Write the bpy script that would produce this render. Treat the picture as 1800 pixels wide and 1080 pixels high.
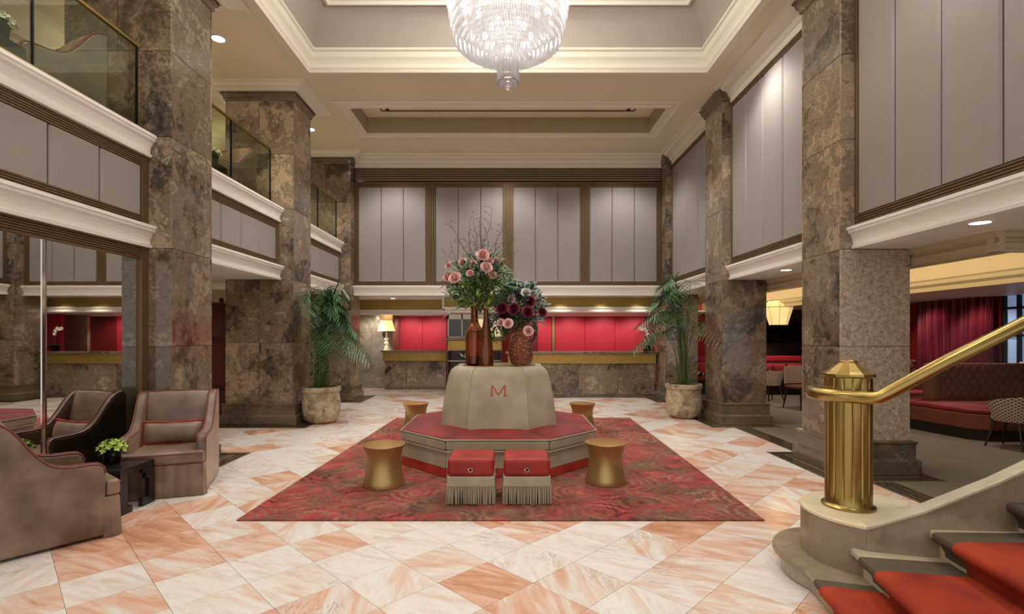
import bpy, bmesh, math, random
from mathutils import Vector, Matrix
random.seed(7)
for o in list(bpy.data.objects): bpy.data.objects.remove(o, do_unlink=True)
S = bpy.context.scene
COL = S.collection
PI = math.pi
# ------------------------------------------------------------------ camera, world, lights, exposure
F = 900.0; VX, VY, CH = 893.0, 590.0, 1.5
cd = bpy.data.cameras.new('camera'); cam = bpy.data.objects.new('camera', cd); COL.objects.link(cam)
cam.location = (0, 0, CH); cam.rotation_euler = (PI/2, 0, 0)
cd.sensor_width = 36; cd.lens = 18.0; cd.shift_x = (900-VX)/1800; cd.shift_y = (VY-540)/1800
cd.clip_end = 200; S.camera = cam
S.cycles.caustics_reflective = False
S.view_settings.view_transform = 'Standard'; S.view_settings.look = 'None'
S.view_settings.gamma = 1; S.view_settings.use_curve_mapping = False
S.view_settings.exposure = 0.28
w = bpy.data.worlds.new('world'); S.world = w; w.use_nodes = True
w.node_tree.nodes['Background'].inputs[0].default_value = (0.95, 0.93, 0.9, 1)
w.node_tree.nodes['Background'].inputs[1].default_value = 0.9

def light(kind, loc, power, color=(1, .86, .68), size=.3, spot=None, target=None, size_y=None, name=None):
    l = bpy.data.lights.new(name or (kind.lower()+'_lamp'), kind); l.energy = power; l.color = color
    if kind == 'AREA':
        l.size = size
        if size_y: l.shape = 'RECTANGLE'; l.size_y = size_y
    else: l.shadow_soft_size = size
    if kind == 'SPOT': l.spot_size = spot or 1.8; l.spot_blend = .6
    o = bpy.data.objects.new(l.name, l); COL.objects.link(o); o.location = loc
    if target: o.rotation_euler = (Vector(target)-Vector(loc)).to_track_quat('-Z', 'Y').to_euler()
    return o
# chandelier light (inside the crystal bowl)
light('POINT', (0, 5.4, 4.80), 11, (1, .96, .94), .2, name='chandelier_light')
light('POINT', (0, 5.4, 5.2), 12, (1, .96, .94), .2, name='chandelier_light')
for k in range(8):  # added ring of fill lights above the view, to light the room
    light('POINT', (.98*math.cos(k*PI/4+.39), 5.4+.98*math.sin(k*PI/4+.39), 6.0), 27, (1, .97, .95), .1, name='added_arm_fill')
# added fill spots without fixtures over the hall, then recessed gallery downlights
for x, y in ((-2.0, 8.6), (2.0, 8.6), (0, 8.65), (-3.33, 4.0), (3.33, 4.0), (-3.33, 7.2), (3.33, 7.2), (-2.5, 1.6), (0, 1.6), (2.5, 1.6),
             (-2.6, 11.1), (0, 11.1), (2.6, 11.1)):
    light('SPOT', (x, y, 5.6), 135 if y < 5 else 190, (1, .965, .925), .3, 2.2, (x, y, 0), name='hall_fill_light')
for y in (4.05, 7.15, 10.3):
    light('SPOT', (-4.05, y, 5.6), 55, (1, .8, .55), .08, 2.2, (-4.05, y, 0), name='gallery_downlight')
    light('POINT', (-5.6, y, 5.2), 5, (1, .8, .55), .2, name='gallery_glow')
for y in (1.2, 4.23, 7.29, 10.35):
    light('SPOT', (3.95, y, 2.4), 18, (1, .88, .74), .1, 1.6, (4.0, y, 0), name='soffit_downlight')
for x in (-2.9, -2.2, -1.2, .2, 1.3, 2.3, 3.2):
    light('SPOT', (x, 12.35 if x > -.5 else 13.1, 2.38), 9, (1, .9, .76), .06, 2.2, (x, 12.4, 0), name='reception_downlight')
for x in (-3.0, -2.2, .9, 1.9, 2.9, 3.9):
    light('SPOT', (x, 14.75, 2.02), 22, (1, .9, .82), .05, 2.3, (x, 15.4, .9), name='reception_wall_washer')
light('AREA', (4.60, 9.2, 2.33), 34, (1, .78, .45), 9, target=(5.3, 9.2, 2.31), size_y=.08, name='cove_light')
light('SPOT', (-3.85, 13.75, 2.03), 38, (1, .95, .88), .05, 2.2, (-3.8, 14.45, .7), name='niche_washer')
for y in (9.2, 10.2): light('SPOT', (8.0, y, 2.15), 40, (1, .9, .82), .1, 1.9, (8.75, y, .7), name='curtain_fill_light')  # added spots without fixtures, to brighten the curtain
for x, y in ((6.2, 7.0), (6.0, 10.5), (7.4, 8.8), (5.3, 12.0), (6.6, 4.2), (6.9, 13.0)):
    light('SPOT', (x, y, 2.15), 55, (1, .88, .74), .12, 1.8, (x, y, 0), name='lounge_downlight')
for y in (4.6, 7.3, 10.4):
    light('SPOT', (-5.2, y, 2.4), 24, (1, .86, .68), .08, 2.3, (-5.2, y, 0), name='aisle_downlight')

# ------------------------------------------------------------------ helpers
class MB:
    def __init__(s): s.v = []; s.f = []
    def add(s, vs, fs):
        n = len(s.v); s.v += [tuple(p) for p in vs]; s.f += [tuple(i+n for i in f) for f in fs]; return s
    def box(s, x0, y0, z0, x1, y1, z1):
        x0, x1 = sorted((x0, x1)); y0, y1 = sorted((y0, y1)); z0, z1 = sorted((z0, z1))
        return s.add([(x0,y0,z0),(x1,y0,z0),(x1,y1,z0),(x0,y1,z0),(x0,y0,z1),(x1,y0,z1),(x1,y1,z1),(x0,y1,z1)],
                     [(0,3,2,1),(4,5,6,7),(0,1,5,4),(1,2,6,5),(2,3,7,6),(3,0,4,7)])
    def rings(s, rs, cap=True, close=True):
        n = len(rs[0]); vs = [p for r in rs for p in r]; fs = []
        for k in range(len(rs)-1):
            for i in range(n if close else n-1):
                j = (i+1) % n; fs.append((k*n+i, k*n+j, (k+1)*n+j, (k+1)*n+i))
        if cap: fs.append(tuple(range(n))[::-1]); fs.append(tuple((len(rs)-1)*n+i for i in range(n)))
        return s.add(vs, fs)
    def prism(s, poly, z0, z1, top=None):
        top = top or poly
        return s.rings([[(x, y, z0) for x, y in poly], [(x, y, z1) for x, y in top]])
    def lathe(s, prof, seg=24, c=(0, 0, 0), cap=True, mod=None):
        rs = []
        for r, z in prof:
            rs.append([(c[0]+r*(mod(t, z) if mod else 1)*math.cos(t), c[1]+r*(mod(t, z) if mod else 1)*math.sin(t), c[2]+z)
                       for t in [2*PI*i/seg for i in range(seg)]])
        return s.rings(rs, cap)
    def tube(s, pts, r, seg=8, cap=True, close=False):
        pts = [Vector(p) for p in pts]; n = len(pts); rs = []; prev = None
        for i, p in enumerate(pts):
            if close: d = pts[(i+1) % n]-pts[i-1]
            else: d = pts[min(i+1, n-1)]-pts[max(i-1, 0)]
            d.normalize()
            if prev is None:
                a = Vector((0, 0, 1)) if abs(d.z) < .9 else Vector((1, 0, 0)); u = d.cross(a).normalized()
            else: u = (prev-d*prev.dot(d)).normalized()
            prev = u; v = d.cross(u); rr = r[i] if isinstance(r, (list, tuple)) else r
            rs.append([tuple(p+(u*math.cos(t)+v*math.sin(t))*rr) for t in [2*PI*k/seg for k in range(seg)]])
        if close: rs.append(rs[0]); cap = False
        return s.rings(rs, cap)
    def sweep(s, sec, p0, p1, wd, nd):
        p0, p1, wd, nd = Vector(p0), Vector(p1), Vector(wd), Vector(nd)
        return s.rings([[tuple(p+wd*a+nd*b) for a, b in sec] for p in (p0, p1)])
    def blade(s, base, d, up, L, W, droop=.2, n=4):
        base, d, up = Vector(base), Vector(d).normalized(), Vector(up).normalized()
        side = d.cross(up)
        if side.length < 1e-4: side = Vector((1, 0, 0))
        side.normalize(); vs = []; fs = []
        for k in range(n+1):
            t = k/n; p = base+d*(L*t)-Vector((0, 0, 1))*(droop*L*t*t); wv = W*math.sin(PI*min(1, .12+t*.88))*.5+.0006
            vs += [tuple(p-side*wv), tuple(p+up*(-wv*.3)), tuple(p+side*wv)]
        for k in range(n):
            a = 3*k; fs += [(a, a+1, a+4, a+3), (a+1, a+2, a+5, a+4)]
        return s.add(vs, fs)
    def ball(s, c, r, seg=10, rg=6, sq=(1, 1, 1)):
        rs = []
        for k in range(rg+1):
            ph = -PI/2+PI*k/rg; q = max(.02, math.cos(ph))
            rs.append([(c[0]+r*sq[0]*q*math.cos(t), c[1]+r*sq[1]*q*math.sin(t), c[2]+r*sq[2]*math.sin(ph)) for t in [2*PI*i/seg for i in range(seg)]])
        return s.rings(rs)
    def xf(s, m):
        s.v = [tuple(m @ Vector(p)) for p in s.v]; return s
    def build(s, name, mat, parent=None, smooth=False, bevel=0, seg=2, sub=0, label=None, kind=None):
        me = bpy.data.meshes.new(name); me.from_pydata(s.v, [], s.f); me.update()
        if smooth:
            for p in me.polygons: p.use_smooth = True
            try: me.set_sharp_from_angle(angle=math.radians(42))
            except Exception: pass
        me.materials.append(mat)
        o = bpy.data.objects.new(name, me); COL.objects.link(o)
        if parent is not None: o.parent = parent
        if bevel:
            b = o.modifiers.new('bevel', 'BEVEL'); b.width = bevel; b.segments = seg; b.limit_method = 'ANGLE'; b.angle_limit = math.radians(35)
        if sub:
            b = o.modifiers.new('sub', 'SUBSURF'); b.levels = sub; b.render_levels = sub
        if label: o['label'] = label
        if kind: o['kind'] = kind
        return o

def tag(o, label, cat, group=None):
    o['label'] = label; o['category'] = cat
    if group: o['group'] = group
    return o
def thing(name, label, cat, loc=(0, 0, 0), rz=0, group=None):
    o = bpy.data.objects.new(name, None); COL.objects.link(o); o.location = loc; o.rotation_euler = (0, 0, rz)
    o.empty_display_size = .1
    return tag(o, label, cat, group)
def kids(o): return [c for c in COL.objects if c.parent == o]
def dup(o, loc=None, rz=None, label=None, group=None, parent=None):
    c = o.copy(); COL.objects.link(c)
    if parent is not None: c.parent = parent
    if loc is not None: c.location = loc
    if rz is not None: c.rotation_euler = (0, 0, rz)
    if label: c['label'] = label
    if group: c['group'] = group
    for k in kids(o): dup(k, parent=c)
    return c
def struct(name, mb, mat, **k):
    return mb.build(name, mat, kind='structure', **k)
def rect(x0, y0, x1, y1): return [(x0, y0), (x1, y0), (x1, y1), (x0, y1)]

# ------------------------------------------------------------------ materials
class NM:
    def __init__(s, name, rough=.5, metal=0, spec=.5, **kw):
        s.m = bpy.data.materials.new(name); s.m.use_nodes = True; s.t = s.m.node_tree; s.n = s.t.nodes; s.l = s.t.links
        s.b = s.n['Principled BSDF']; s.set(s.b, 'Roughness', rough); s.set(s.b, 'Metallic', metal); s.set(s.b, 'Specular IOR Level', spec)
        for k, v in kw.items(): s.set(s.b, k.replace('_', ' '), v)
    def set(s, nd, k, v):
        if k in nd.inputs: nd.inputs[k].default_value = v
    def node(s, t, **kw):
        nd = s.n.new(t)
        for k, v in kw.items():
            if k in nd.inputs: nd.inputs[k].default_value = v
            else: setattr(nd, k, v)
        return nd
    def link(s, a, b): s.l.new(a, b)
    def pos(s, scale=(1, 1, 1), rnd=0, rot=(0, 0, 0), island=True, obj=False):
        g = s.node('ShaderNodeNewGeometry'); tc = s.node('ShaderNodeTexCoord')
        mp = s.node('ShaderNodeMapping'); mp.inputs['Scale'].default_value = scale; mp.inputs['Rotation'].default_value = rot
        src = tc.outputs['Object'] if obj else g.outputs['Position']
        if rnd:
            oi = s.node('ShaderNodeObjectInfo'); r = s.math('ADD', oi.outputs['Random'], g.outputs['Random Per Island'])
            r = s.math('MULTIPLY', r, rnd)
            va = s.node('ShaderNodeVectorMath', operation='ADD'); s.link(src, va.inputs[0]); s.link(r, va.inputs[1]); src = va.outputs[0]
        s.link(src, mp.inputs['Vector']); return mp.outputs[0]
    def math(s, op, a, b=None, c=None):
        nd = s.node('ShaderNodeMath', operation=op)
        for i, q in enumerate((a, b, c)):
            if q is None: continue
            if isinstance(q, (int, float)): nd.inputs[i].default_value = q
            else: s.link(q, nd.inputs[i])
        return nd.outputs[0]
    def noise(s, vec, scale=5, detail=4, rough=.5, dist=0):
        nd = s.node('ShaderNodeTexNoise'); nd.inputs['Scale'].default_value = scale; nd.inputs['Detail'].default_value = detail
        nd.inputs['Roughness'].default_value = rough; nd.inputs['Distortion'].default_value = dist; s.link(vec, nd.inputs['Vector']); return nd.outputs['Fac']
    def voro(s, vec, scale=5, feat='F1', out='Distance'):
        nd = s.node('ShaderNodeTexVoronoi', feature=feat); nd.inputs['Scale'].default_value = scale; s.link(vec, nd.inputs['Vector']); return nd.outputs[out]
    def ramp(s, fac, stops):
        nd = s.node('ShaderNodeValToRGB'); e = nd.color_ramp.elements
        while len(e) < len(stops): e.new(.5)
        for el, (p, c) in zip(e, stops): el.position = p; el.color = (*c, 1) if len(c) == 3 else c
        s.link(fac, nd.inputs[0]); return nd.outputs[0]
    def mix(s, fac, a, b, mode='MIX'):
        nd = s.node('ShaderNodeMix', data_type='RGBA', blend_type=mode)
        for i, q in ((0, fac), (6, a), (7, b)):
            if isinstance(q, (int, float)): nd.inputs[i].default_value = q
            elif isinstance(q, tuple): nd.inputs[i].default_value = (*q, 1)
            else: s.link(q, nd.inputs[i])
        return nd.outputs[2]
    def color(s, c):
        if isinstance(c, tuple): s.b.inputs['Base Color'].default_value = (*c, 1)
        else: s.link(c, s.b.inputs['Base Color'])
        return s
    def bump(s, h, strength=.2, dist=.01):
        nd = s.node('ShaderNodeBump'); nd.inputs['Strength'].default_value = strength; nd.inputs['Distance'].default_value = dist
        s.link(h, nd.inputs['Height']); s.link(nd.outputs[0], s.b.inputs['Normal']); return s
def simple(name, c, rough=.5, metal=0, nscale=30, var=.08, bump=0, bscale=200, **kw):
    m = NM(name, rough, metal, **kw); p = m.pos()
    n = m.noise(p, nscale, 3)
    m.color(m.mix(n, tuple(x*(1-var) for x in c), tuple(min(1, x*(1+var)) for x in c)))
    if bump: m.bump(m.noise(p, bscale, 2), bump, .004)
    return m.m
def srgb(r, g, b):
    f = lambda c: ((c/255+.055)/1.055)**2.4 if c > 10 else c/255/12.92
    return (f(r), f(g), f(b))

def marble(name, stops, vein, vscale=2.2, rnd=17, rough=.16, sc=1.1, vw=.022, va=.62):
    m = NM(name, rough); p = m.pos(rnd=rnd)
    nd = m.node('ShaderNodeTexNoise'); nd.inputs['Scale'].default_value = 1.7; nd.inputs['Detail'].default_value = 7; nd.inputs['Roughness'].default_value = .6; m.link(p, nd.inputs['Vector'])
    va_ = m.node('ShaderNodeVectorMath', operation='MULTIPLY_ADD'); m.link(nd.outputs['Color'], va_.inputs[0]); va_.inputs[1].default_value = (1.5, 1.5, 1.5); m.link(p, va_.inputs[2]); q = va_.outputs[0]
    n1 = m.noise(q, sc, 9, .62, .3); cell = m.voro(q, 2.6, 'F1', 'Color'); bw = m.node('ShaderNodeRGBToBW'); m.link(cell, bw.inputs[0])
    f = m.math('ADD', m.math('MULTIPLY', n1, .8), m.math('MULTIPLY', bw.outputs[0], .17))
    f = m.math('ADD', f, m.math('MULTIPLY', m.math('SUBTRACT', m.noise(p, 13, 6, .7), .5), .3))
    base = m.ramp(f, stops)
    e = m.voro(q, vscale, 'DISTANCE_TO_EDGE'); v1 = m.ramp(e, [(0, (1, 1, 1)), (vw, (0, 0, 0))])
    msk = m.ramp(m.noise(p, 2.3, 4, .6), [(.46, (0, 0, 0)), (.64, (1, 1, 1))])
    e2 = m.voro(q, vscale*4.3, 'DISTANCE_TO_EDGE'); v2 = m.ramp(e2, [(0, (.6, .6, .6)), (vw*2, (0, 0, 0))])
    v = m.math('MULTIPLY', m.math('MAXIMUM', v1, v2), m.math('MULTIPLY', msk, va)); col = m.mix(v, base, vein)
    g = m.node('ShaderNodeObjectInfo'); tone = m.ramp(g.outputs['Random'], [(0, (.86, .85, .84)), (.5, (1.12, 1.1, 1.07)), (1, (1.4, 1.33, 1.24))])
    m.color(m.mix(1.0, col, tone, 'MULTIPLY')); m.set(m.b, 'Coat Weight', .25); m.set(m.b, 'Coat Roughness', .06)
    return m.m
MARB = marble('brown_marble', [(.33, srgb(50, 46, 39)), (.41, srgb(84, 75, 63)), (.47, srgb(122, 106, 88)), (.52, srgb(98, 88, 73)), (.58, srgb(150, 130, 108)), (.64, srgb(120, 106, 88)), (.72, srgb(176, 156, 132))], srgb(206, 194, 170))
MARD = marble('dark_marble', [(.3, srgb(60, 54, 44)), (.5, srgb(100, 88, 70)), (.7, srgb(84, 72, 58))], srgb(150, 134, 108))
BEIG = marble('beige_stone', [(.3, srgb(122, 108, 88)), (.5, srgb(156, 140, 118)), (.7, srgb(176, 162, 142))], srgb(190, 178, 158), va=.2, rough=.3)
CREM = marble('cream_stone', [(.3, srgb(182, 168, 142)), (.5, srgb(206, 194, 168)), (.7, srgb(218, 208, 186))], srgb(190, 178, 158), va=.15, rough=.35)

def mk_granite():
    m = NM('conglomerate_granite', .3); p = m.pos()
    nd = m.node('ShaderNodeTexNoise'); nd.inputs['Scale'].default_value = 22; nd.inputs['Detail'].default_value = 3; m.link(p, nd.inputs['Vector'])
    va = m.node('ShaderNodeVectorMath', operation='MULTIPLY_ADD'); m.link(nd.outputs['Color'], va.inputs[0]); va.inputs[1].default_value = (.05, .05, .05); m.link(p, va.inputs[2]); q = va.outputs[0]
    base = m.ramp(m.noise(p, 17, 8, .75), [(.3, srgb(122, 104, 84)), (.5, srgb(166, 148, 126)), (.7, srgb(196, 180, 158))])
    def specks(scale, th, col, base, amt):
        d = m.voro(q, scale, 'F1'); c = m.voro(q, scale, 'F1', 'Color'); bw = m.node('ShaderNodeRGBToBW'); m.link(c, bw.inputs[0])
        on = m.math('MULTIPLY', m.math('LESS_THAN', d, .42), m.math('GREATER_THAN', bw.outputs[0], th)); return m.mix(m.math('MULTIPLY', on, amt), base, col)
    c = specks(24, .66, srgb(120, 98, 80), base, .55); c = specks(46, .64, srgb(92, 70, 58), c, .6); c = specks(33, .7, srgb(212, 200, 182), c, .5); c = specks(80, .6, srgb(200, 186, 166), c, .4)
    m.color(c); return m.m
GRAN = mk_granite()

def mk_floor():
    m = NM('pink_marble_tile', .1); g = m.node('ShaderNodeNewGeometry'); oi = m.node('ShaderNodeObjectInfo')
    r = m.math('FRACT', m.math('ADD', m.math('MULTIPLY', oi.outputs['Random'], 7.31), m.math('MULTIPLY', g.outputs['Random Per Island'], 3.77)))
    rot = m.node('ShaderNodeVectorRotate', rotation_type='Z_AXIS'); m.link(g.outputs['Position'], rot.inputs['Vector'])
    ang = m.math('ADD', m.math('MULTIPLY', m.math('GREATER_THAN', m.math('FRACT', m.math('MULTIPLY', r, 13.7)), .72), 1.1), .38)
    m.link(ang, rot.inputs['Angle'])
    ad = m.node('ShaderNodeVectorMath', operation='ADD'); m.link(rot.outputs[0], ad.inputs[0]); m.link(m.math('MULTIPLY', r, 31), ad.inputs[1])
    mp = m.node('ShaderNodeMapping'); mp.inputs['Scale'].default_value = (1.0, 4.2, 1); m.link(ad.outputs[0], mp.inputs['Vector']); p = mp.outputs[0]
    streak = m.noise(p, 1.5, 7, .62, 1.1)
    tone = m.ramp(r, [(0, (.0, .0, .0)), (.4, (.14, .14, .14)), (.75, (.42, .42, .42)), (1, (.85, .85, .85))])
    fac = m.math('ADD', m.math('MULTIPLY', m.math('SUBTRACT', streak, .5), 2.15), tone)
    base = m.ramp(fac, [(0, srgb(232, 230, 226)), (.22, srgb(228, 218, 208)), (.42, srgb(226, 196, 178)), (.7, srgb(216, 168, 140)), (1, srgb(192, 136, 100))])
    v = m.noise(p, 2.6, 8, .7, 2.2)
    vr = m.ramp(v, [(.478, (0, 0, 0)), (.497, (1, 1, 1)), (.503, (1, 1, 1)), (.52, (0, 0, 0))])
    mk = m.ramp(m.noise(ad.outputs[0], 2.3, 3), [(.55, (0, 0, 0)), (.68, (1, 1, 1))])
    c = m.mix(m.math('MULTIPLY', m.math('MULTIPLY', vr, mk), .7), base, srgb(116, 76, 62))
    fine = m.noise(p, 9, 6, .7, .6); c = m.mix(m.ramp(fine, [(.45, (0, 0, 0)), (.75, (.5, .5, .5))]), c, srgb(214, 186, 170))
    m.color(c); m.link(m.math('MULTIPLY_ADD', m.noise(g.outputs['Position'], 3, 3), .12, .08), m.b.inputs['Roughness'])
    return m.m
TILE = mk_floor()
GROUT = simple('grout', srgb(226, 212, 196), .6)

def mk_rug():
    m = NM('patterned_rug', .95, spec=.1); p = m.pos()
    nz = m.node('ShaderNodeTexNoise'); nz.inputs['Scale'].default_value = 3; m.link(p, nz.inputs['Vector'])
    sc = m.node('ShaderNodeVectorMath', operation='SCALE'); m.link(nz.outputs['Color'], sc.inputs[0]); sc.inputs['Scale'].default_value = .05
    ad = m.node('ShaderNodeVectorMath', operation='ADD'); m.link(p, ad.inputs[0]); m.link(sc.outputs[0], ad.inputs[1])
    flat = m.node('ShaderNodeVectorMath', operation='MULTIPLY'); m.link(ad.outputs[0], flat.inputs[0]); flat.inputs[1].default_value = (1, 1, 0)
    vo = m.node('ShaderNodeTexVoronoi', feature='F1'); vo.inputs['Scale'].default_value = 1.9; m.link(flat.outputs[0], vo.inputs['Vector'])
    df = m.node('ShaderNodeVectorMath', operation='SUBTRACT'); m.link(flat.outputs[0], df.inputs[0]); m.link(vo.outputs['Position'], df.inputs[1])
    sx = m.node('ShaderNodeSeparateXYZ'); m.link(df.outputs[0], sx.inputs[0])
    a = m.math('ARCTAN2', sx.outputs[1], sx.outputs[0]); d = vo.outputs['Distance']
    pet = m.math('ABSOLUTE', m.math('SINE', m.math('MULTIPLY', a, 9)))
    ring = m.math('SINE', m.math('ADD', m.math('MULTIPLY', d, 42), m.math('MULTIPLY', pet, 1.7)))
    line = m.ramp(ring, [(.0, (0, 0, 0)), (.55, (1, 1, 1))])
    wear = m.ramp(m.noise(p, 1.7, 6, .65, .5), [(.36, (0, 0, 0)), (.62, (1, 1, 1))])
    red = m.ramp(m.noise(p, 5, 6, .7), [(.3, srgb(136, 50, 52)), (.5, srgb(164, 72, 70)), (.7, srgb(190, 104, 98))])
    olive = m.ramp(m.noise(p, 8, 5, .7), [(.3, srgb(86, 60, 48)), (.7, srgb(128, 104, 82))])
    ground = m.mix(m.ramp(m.noise(p, 2.2, 5, .6), [(.42, (0, 0, 0)), (.6, (1, 1, 1))]), red, olive)
    motif = m.mix(wear, srgb(84, 34, 34), srgb(160, 126, 104))
    c = m.mix(m.math('MULTIPLY', line, .8), ground, motif)
    c = m.mix(m.math('MULTIPLY', m.ramp(m.noise(p, 46, 4, .8), [(.4, (0, 0, 0)), (.7, (1, 1, 1))]), .4), c, srgb(84, 40, 36))
    m.color(c).bump(m.noise(p, 260, 2), .5, .004); return m.m
RUG = mk_rug()

def fabric(name, c, var=.07, bs=420, bump=.25, rough=.85, **kw):
    m = NM(name, rough, spec=.25, **kw); p = m.pos(); n = m.noise(p, 9, 5, .7)
    m.color(m.mix(n, tuple(x*(1-var) for x in c), tuple(min(1, x*(1+var)) for x in c))); m.bump(m.noise(p, bs, 2), bump, .003); return m.m
def velvet(name, c, hi, sheen=.5, rough=.55):
    m = NM(name, rough, spec=.5); p = m.pos(obj=True); n = m.noise(p, 3.6, 3, .5, .2)
    lw = m.node('ShaderNodeLayerWeight'); lw.inputs[0].default_value = .35
    m.color(m.mix(m.math('MULTIPLY_ADD', m.ramp(n, [(.3, (0, 0, 0)), (.75, (1, 1, 1))]), .55, 0), c, hi))
    m.set(m.b, 'Sheen Weight', sheen); m.set(m.b, 'Sheen Roughness', .35); m.set(m.b, 'Sheen Tint', (*hi, 1))
    m.bump(m.noise(p, 300, 2), .15, .003); return m.m
GREY = fabric('grey_wall_fabric', srgb(146, 139, 134))
def mk_bronze():
    m = NM('bronze_frame', .42, .35); p = m.pos()
    m.color(m.mix(m.noise(p, 40, 3), srgb(92, 72, 46), srgb(122, 98, 66))); return m.m
BRONZ = mk_bronze()
CREAM = simple('cream_moulding', srgb(226, 218, 200), .45, nscale=2, var=.03)
WHITE = simple('white_moulding', srgb(236, 232, 224), .4, nscale=2, var=.02)
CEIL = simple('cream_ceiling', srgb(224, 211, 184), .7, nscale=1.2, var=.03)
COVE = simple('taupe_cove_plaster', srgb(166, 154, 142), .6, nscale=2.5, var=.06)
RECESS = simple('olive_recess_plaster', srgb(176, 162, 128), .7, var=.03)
SAGE = velvet('sage_velvet', srgb(156, 147, 122), srgb(206, 196, 172), .5)
REDV = velvet('red_velvet', srgb(92, 5, 9), srgb(178, 36, 26), .08)
ORGV = velvet('orange_red_velvet', srgb(134, 18, 12), srgb(210, 70, 44), .25)
TAUPE = velvet('taupe_velvet', srgb(88, 67, 53), srgb(186, 156, 136), .8, .36)
PIPE = simple('copper_red_piping', srgb(112, 50, 42), .5)
SAGEP = simple('sage_piping', srgb(168, 156, 128), .6)
BLACKW = simple('black_lacquer_wood', srgb(30, 25, 26), .22)
IRON = simple('blackened_metal', srgb(24, 22, 20), .4, .6)
MAHOG = simple('dark_mahogany', srgb(66, 28, 20), .3, nscale=12, var=.3)
GOLDT = simple('brushed_gold', srgb(184, 156, 104), .38, .8, nscale=60, var=.06)
BRASS = simple('polished_brass', srgb(164, 140, 84), .3, 1.0, nscale=8, var=.12)
CHROME = simple('polished_steel', (.8, .8, .8), .1, 1.0)
def mk_goldleaf():
    m = NM('gold_leaf_relief', .35, .75); p = m.pos()
    e = m.voro(p, 46, 'F1'); m.color(m.mix(m.noise(p, 30, 4, .7), srgb(126, 98, 44), srgb(206, 174, 100)))
    m.bump(e, .6, .01); return m.m
GOLDL = mk_goldleaf()
REDW = simple('crimson_fabric_wall', srgb(196, 40, 60), .6, nscale=3, var=.05)
REDD = simple('dark_red_wall', srgb(128, 22, 22), .6)
CURT = velvet('burgundy_curtain', srgb(92, 10, 26), srgb(142, 28, 48), .5)
CARP = simple('grey_carpet', srgb(112, 104, 92), .95, nscale=3, var=.15, bump=.3, bscale=500)
BORD = marble('green_border_marble', [(.3, srgb(64, 58, 46)), (.6, srgb(104, 94, 74))], srgb(130, 118, 92), va=.3)
BLKM = simple('black_marble', srgb(26, 24, 20), .12)
def mk_mirror():
    m = NM('mirror_glass', .015, 1.0); m.color((.72, .72, .68)); return m.m
MIRR = mk_mirror()
def mk_glass(name, tint, refl=.1):
    m = NM(name); n = m.n; n.remove(m.b); out = n['Material Output']
    t = m.node('ShaderNodeBsdfTransparent'); t.inputs[0].default_value = (*tint, 1)
    g = m.node('ShaderNodeBsdfGlossy'); g.inputs['Roughness'].default_value = .02; g.inputs[0].default_value = (.9, 1, .95, 1)
    fr = m.node('ShaderNodeLayerWeight'); fr.inputs[0].default_value = .25; fac = m.math('MULTIPLY_ADD', m.math('POWER', fr.outputs['Facing'], 4), .45, .05)
    mx = m.node('ShaderNodeMixShader'); m.link(m.math('MULTIPLY', fac, refl), mx.inputs[0]); m.link(t.outputs[0], mx.inputs[1]); m.link(g.outputs[0], mx.inputs[2])
    m.link(mx.outputs[0], out.inputs[0]); return m.m
GLASS = mk_glass('railing_glass', (.76, .80, .72), .8)
def mk_amber(name, c, bump):
    m = NM(name, .06); m.color(c); m.set(m.b, 'Transmission Weight', .85); m.set(m.b, 'IOR', 1.35); m.set(m.b, 'Metallic', .15)
    if bump: m.bump(m.voro(m.pos(obj=True), 26, 'F1'), .8, .03)
    return m.m
AMBER = mk_amber('amber_glass', srgb(170, 104, 66), 0)
COPPER = mk_amber('hammered_copper_glass', srgb(176, 118, 90), 1)
CLEARG = mk_amber('dark_green_glass', srgb(30, 50, 26), 0)
def mk_crystal():
    m = NM('crystal_rod'); n = m.n; n.remove(m.b); out = n['Material Output']
    tr = m.node('ShaderNodeBsdfTranslucent'); tr.inputs[0].default_value = (.92, .92, .95, 1)
    df = m.node('ShaderNodeBsdfDiffuse'); df.inputs[0].default_value = (.9, .9, .92, 1)
    gl = m.node('ShaderNodeBsdfGlossy'); gl.inputs['Roughness'].default_value = .08
    tp = m.node('ShaderNodeBsdfTransparent')
    m1 = m.node('ShaderNodeMixShader'); m1.inputs[0].default_value = .25; m.link(tr.outputs[0], m1.inputs[1]); m.link(gl.outputs[0], m1.inputs[2])
    m2 = m.node('ShaderNodeMixShader'); m2.inputs[0].default_value = .45; m.link(m1.outputs[0], m2.inputs[1]); m.link(tp.outputs[0], m2.inputs[2])
    m.link(m2.outputs[0], out.inputs[0]); return m.m
CRYS = mk_crystal()
def emit(name, c, st):
    m = NM(name); m.color(tuple(c)); m.b.inputs['Emission Color'].default_value = (*c, 1); m.b.inputs['Emission Strength'].default_value = st; return m.m
BULB = emit('lit_bulb', (1, .95, .9), 2.2)
DLIT = emit('downlight_lens', (1, .96, .88), 9)
LAMPS = emit('lit_silk_shade', srgb(250, 226, 160), .75)
LANT = emit('lit_lantern_silk', srgb(240, 212, 150), .55)
SKYW = emit('daylit_view', srgb(150, 170, 205), .35)
def mk_woven():
    m = NM('woven_cane', .6); p = m.pos((1, 1, 1), obj=True)
    s = m.node('ShaderNodeSeparateXYZ'); m.link(p, s.inputs[0]); a = m.math('ARCTAN2', s.outputs[1], s.outputs[0])
    u = m.math('MULTIPLY', a, 26); v = m.math('MULTIPLY', s.outputs[2], 150)
    w1 = m.math('SINE', m.math('ADD', u, v)); w2 = m.math('SINE', m.math('SUBTRACT', u, v))
    f = m.ramp(m.math('MAXIMUM', w1, w2), [(.35, (0, 0, 0)), (.6, (1, 1, 1))])
    m.color(m.mix(f, srgb(92, 68, 56), srgb(214, 192, 172))); return m.m
WOVEN = mk_woven()
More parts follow.
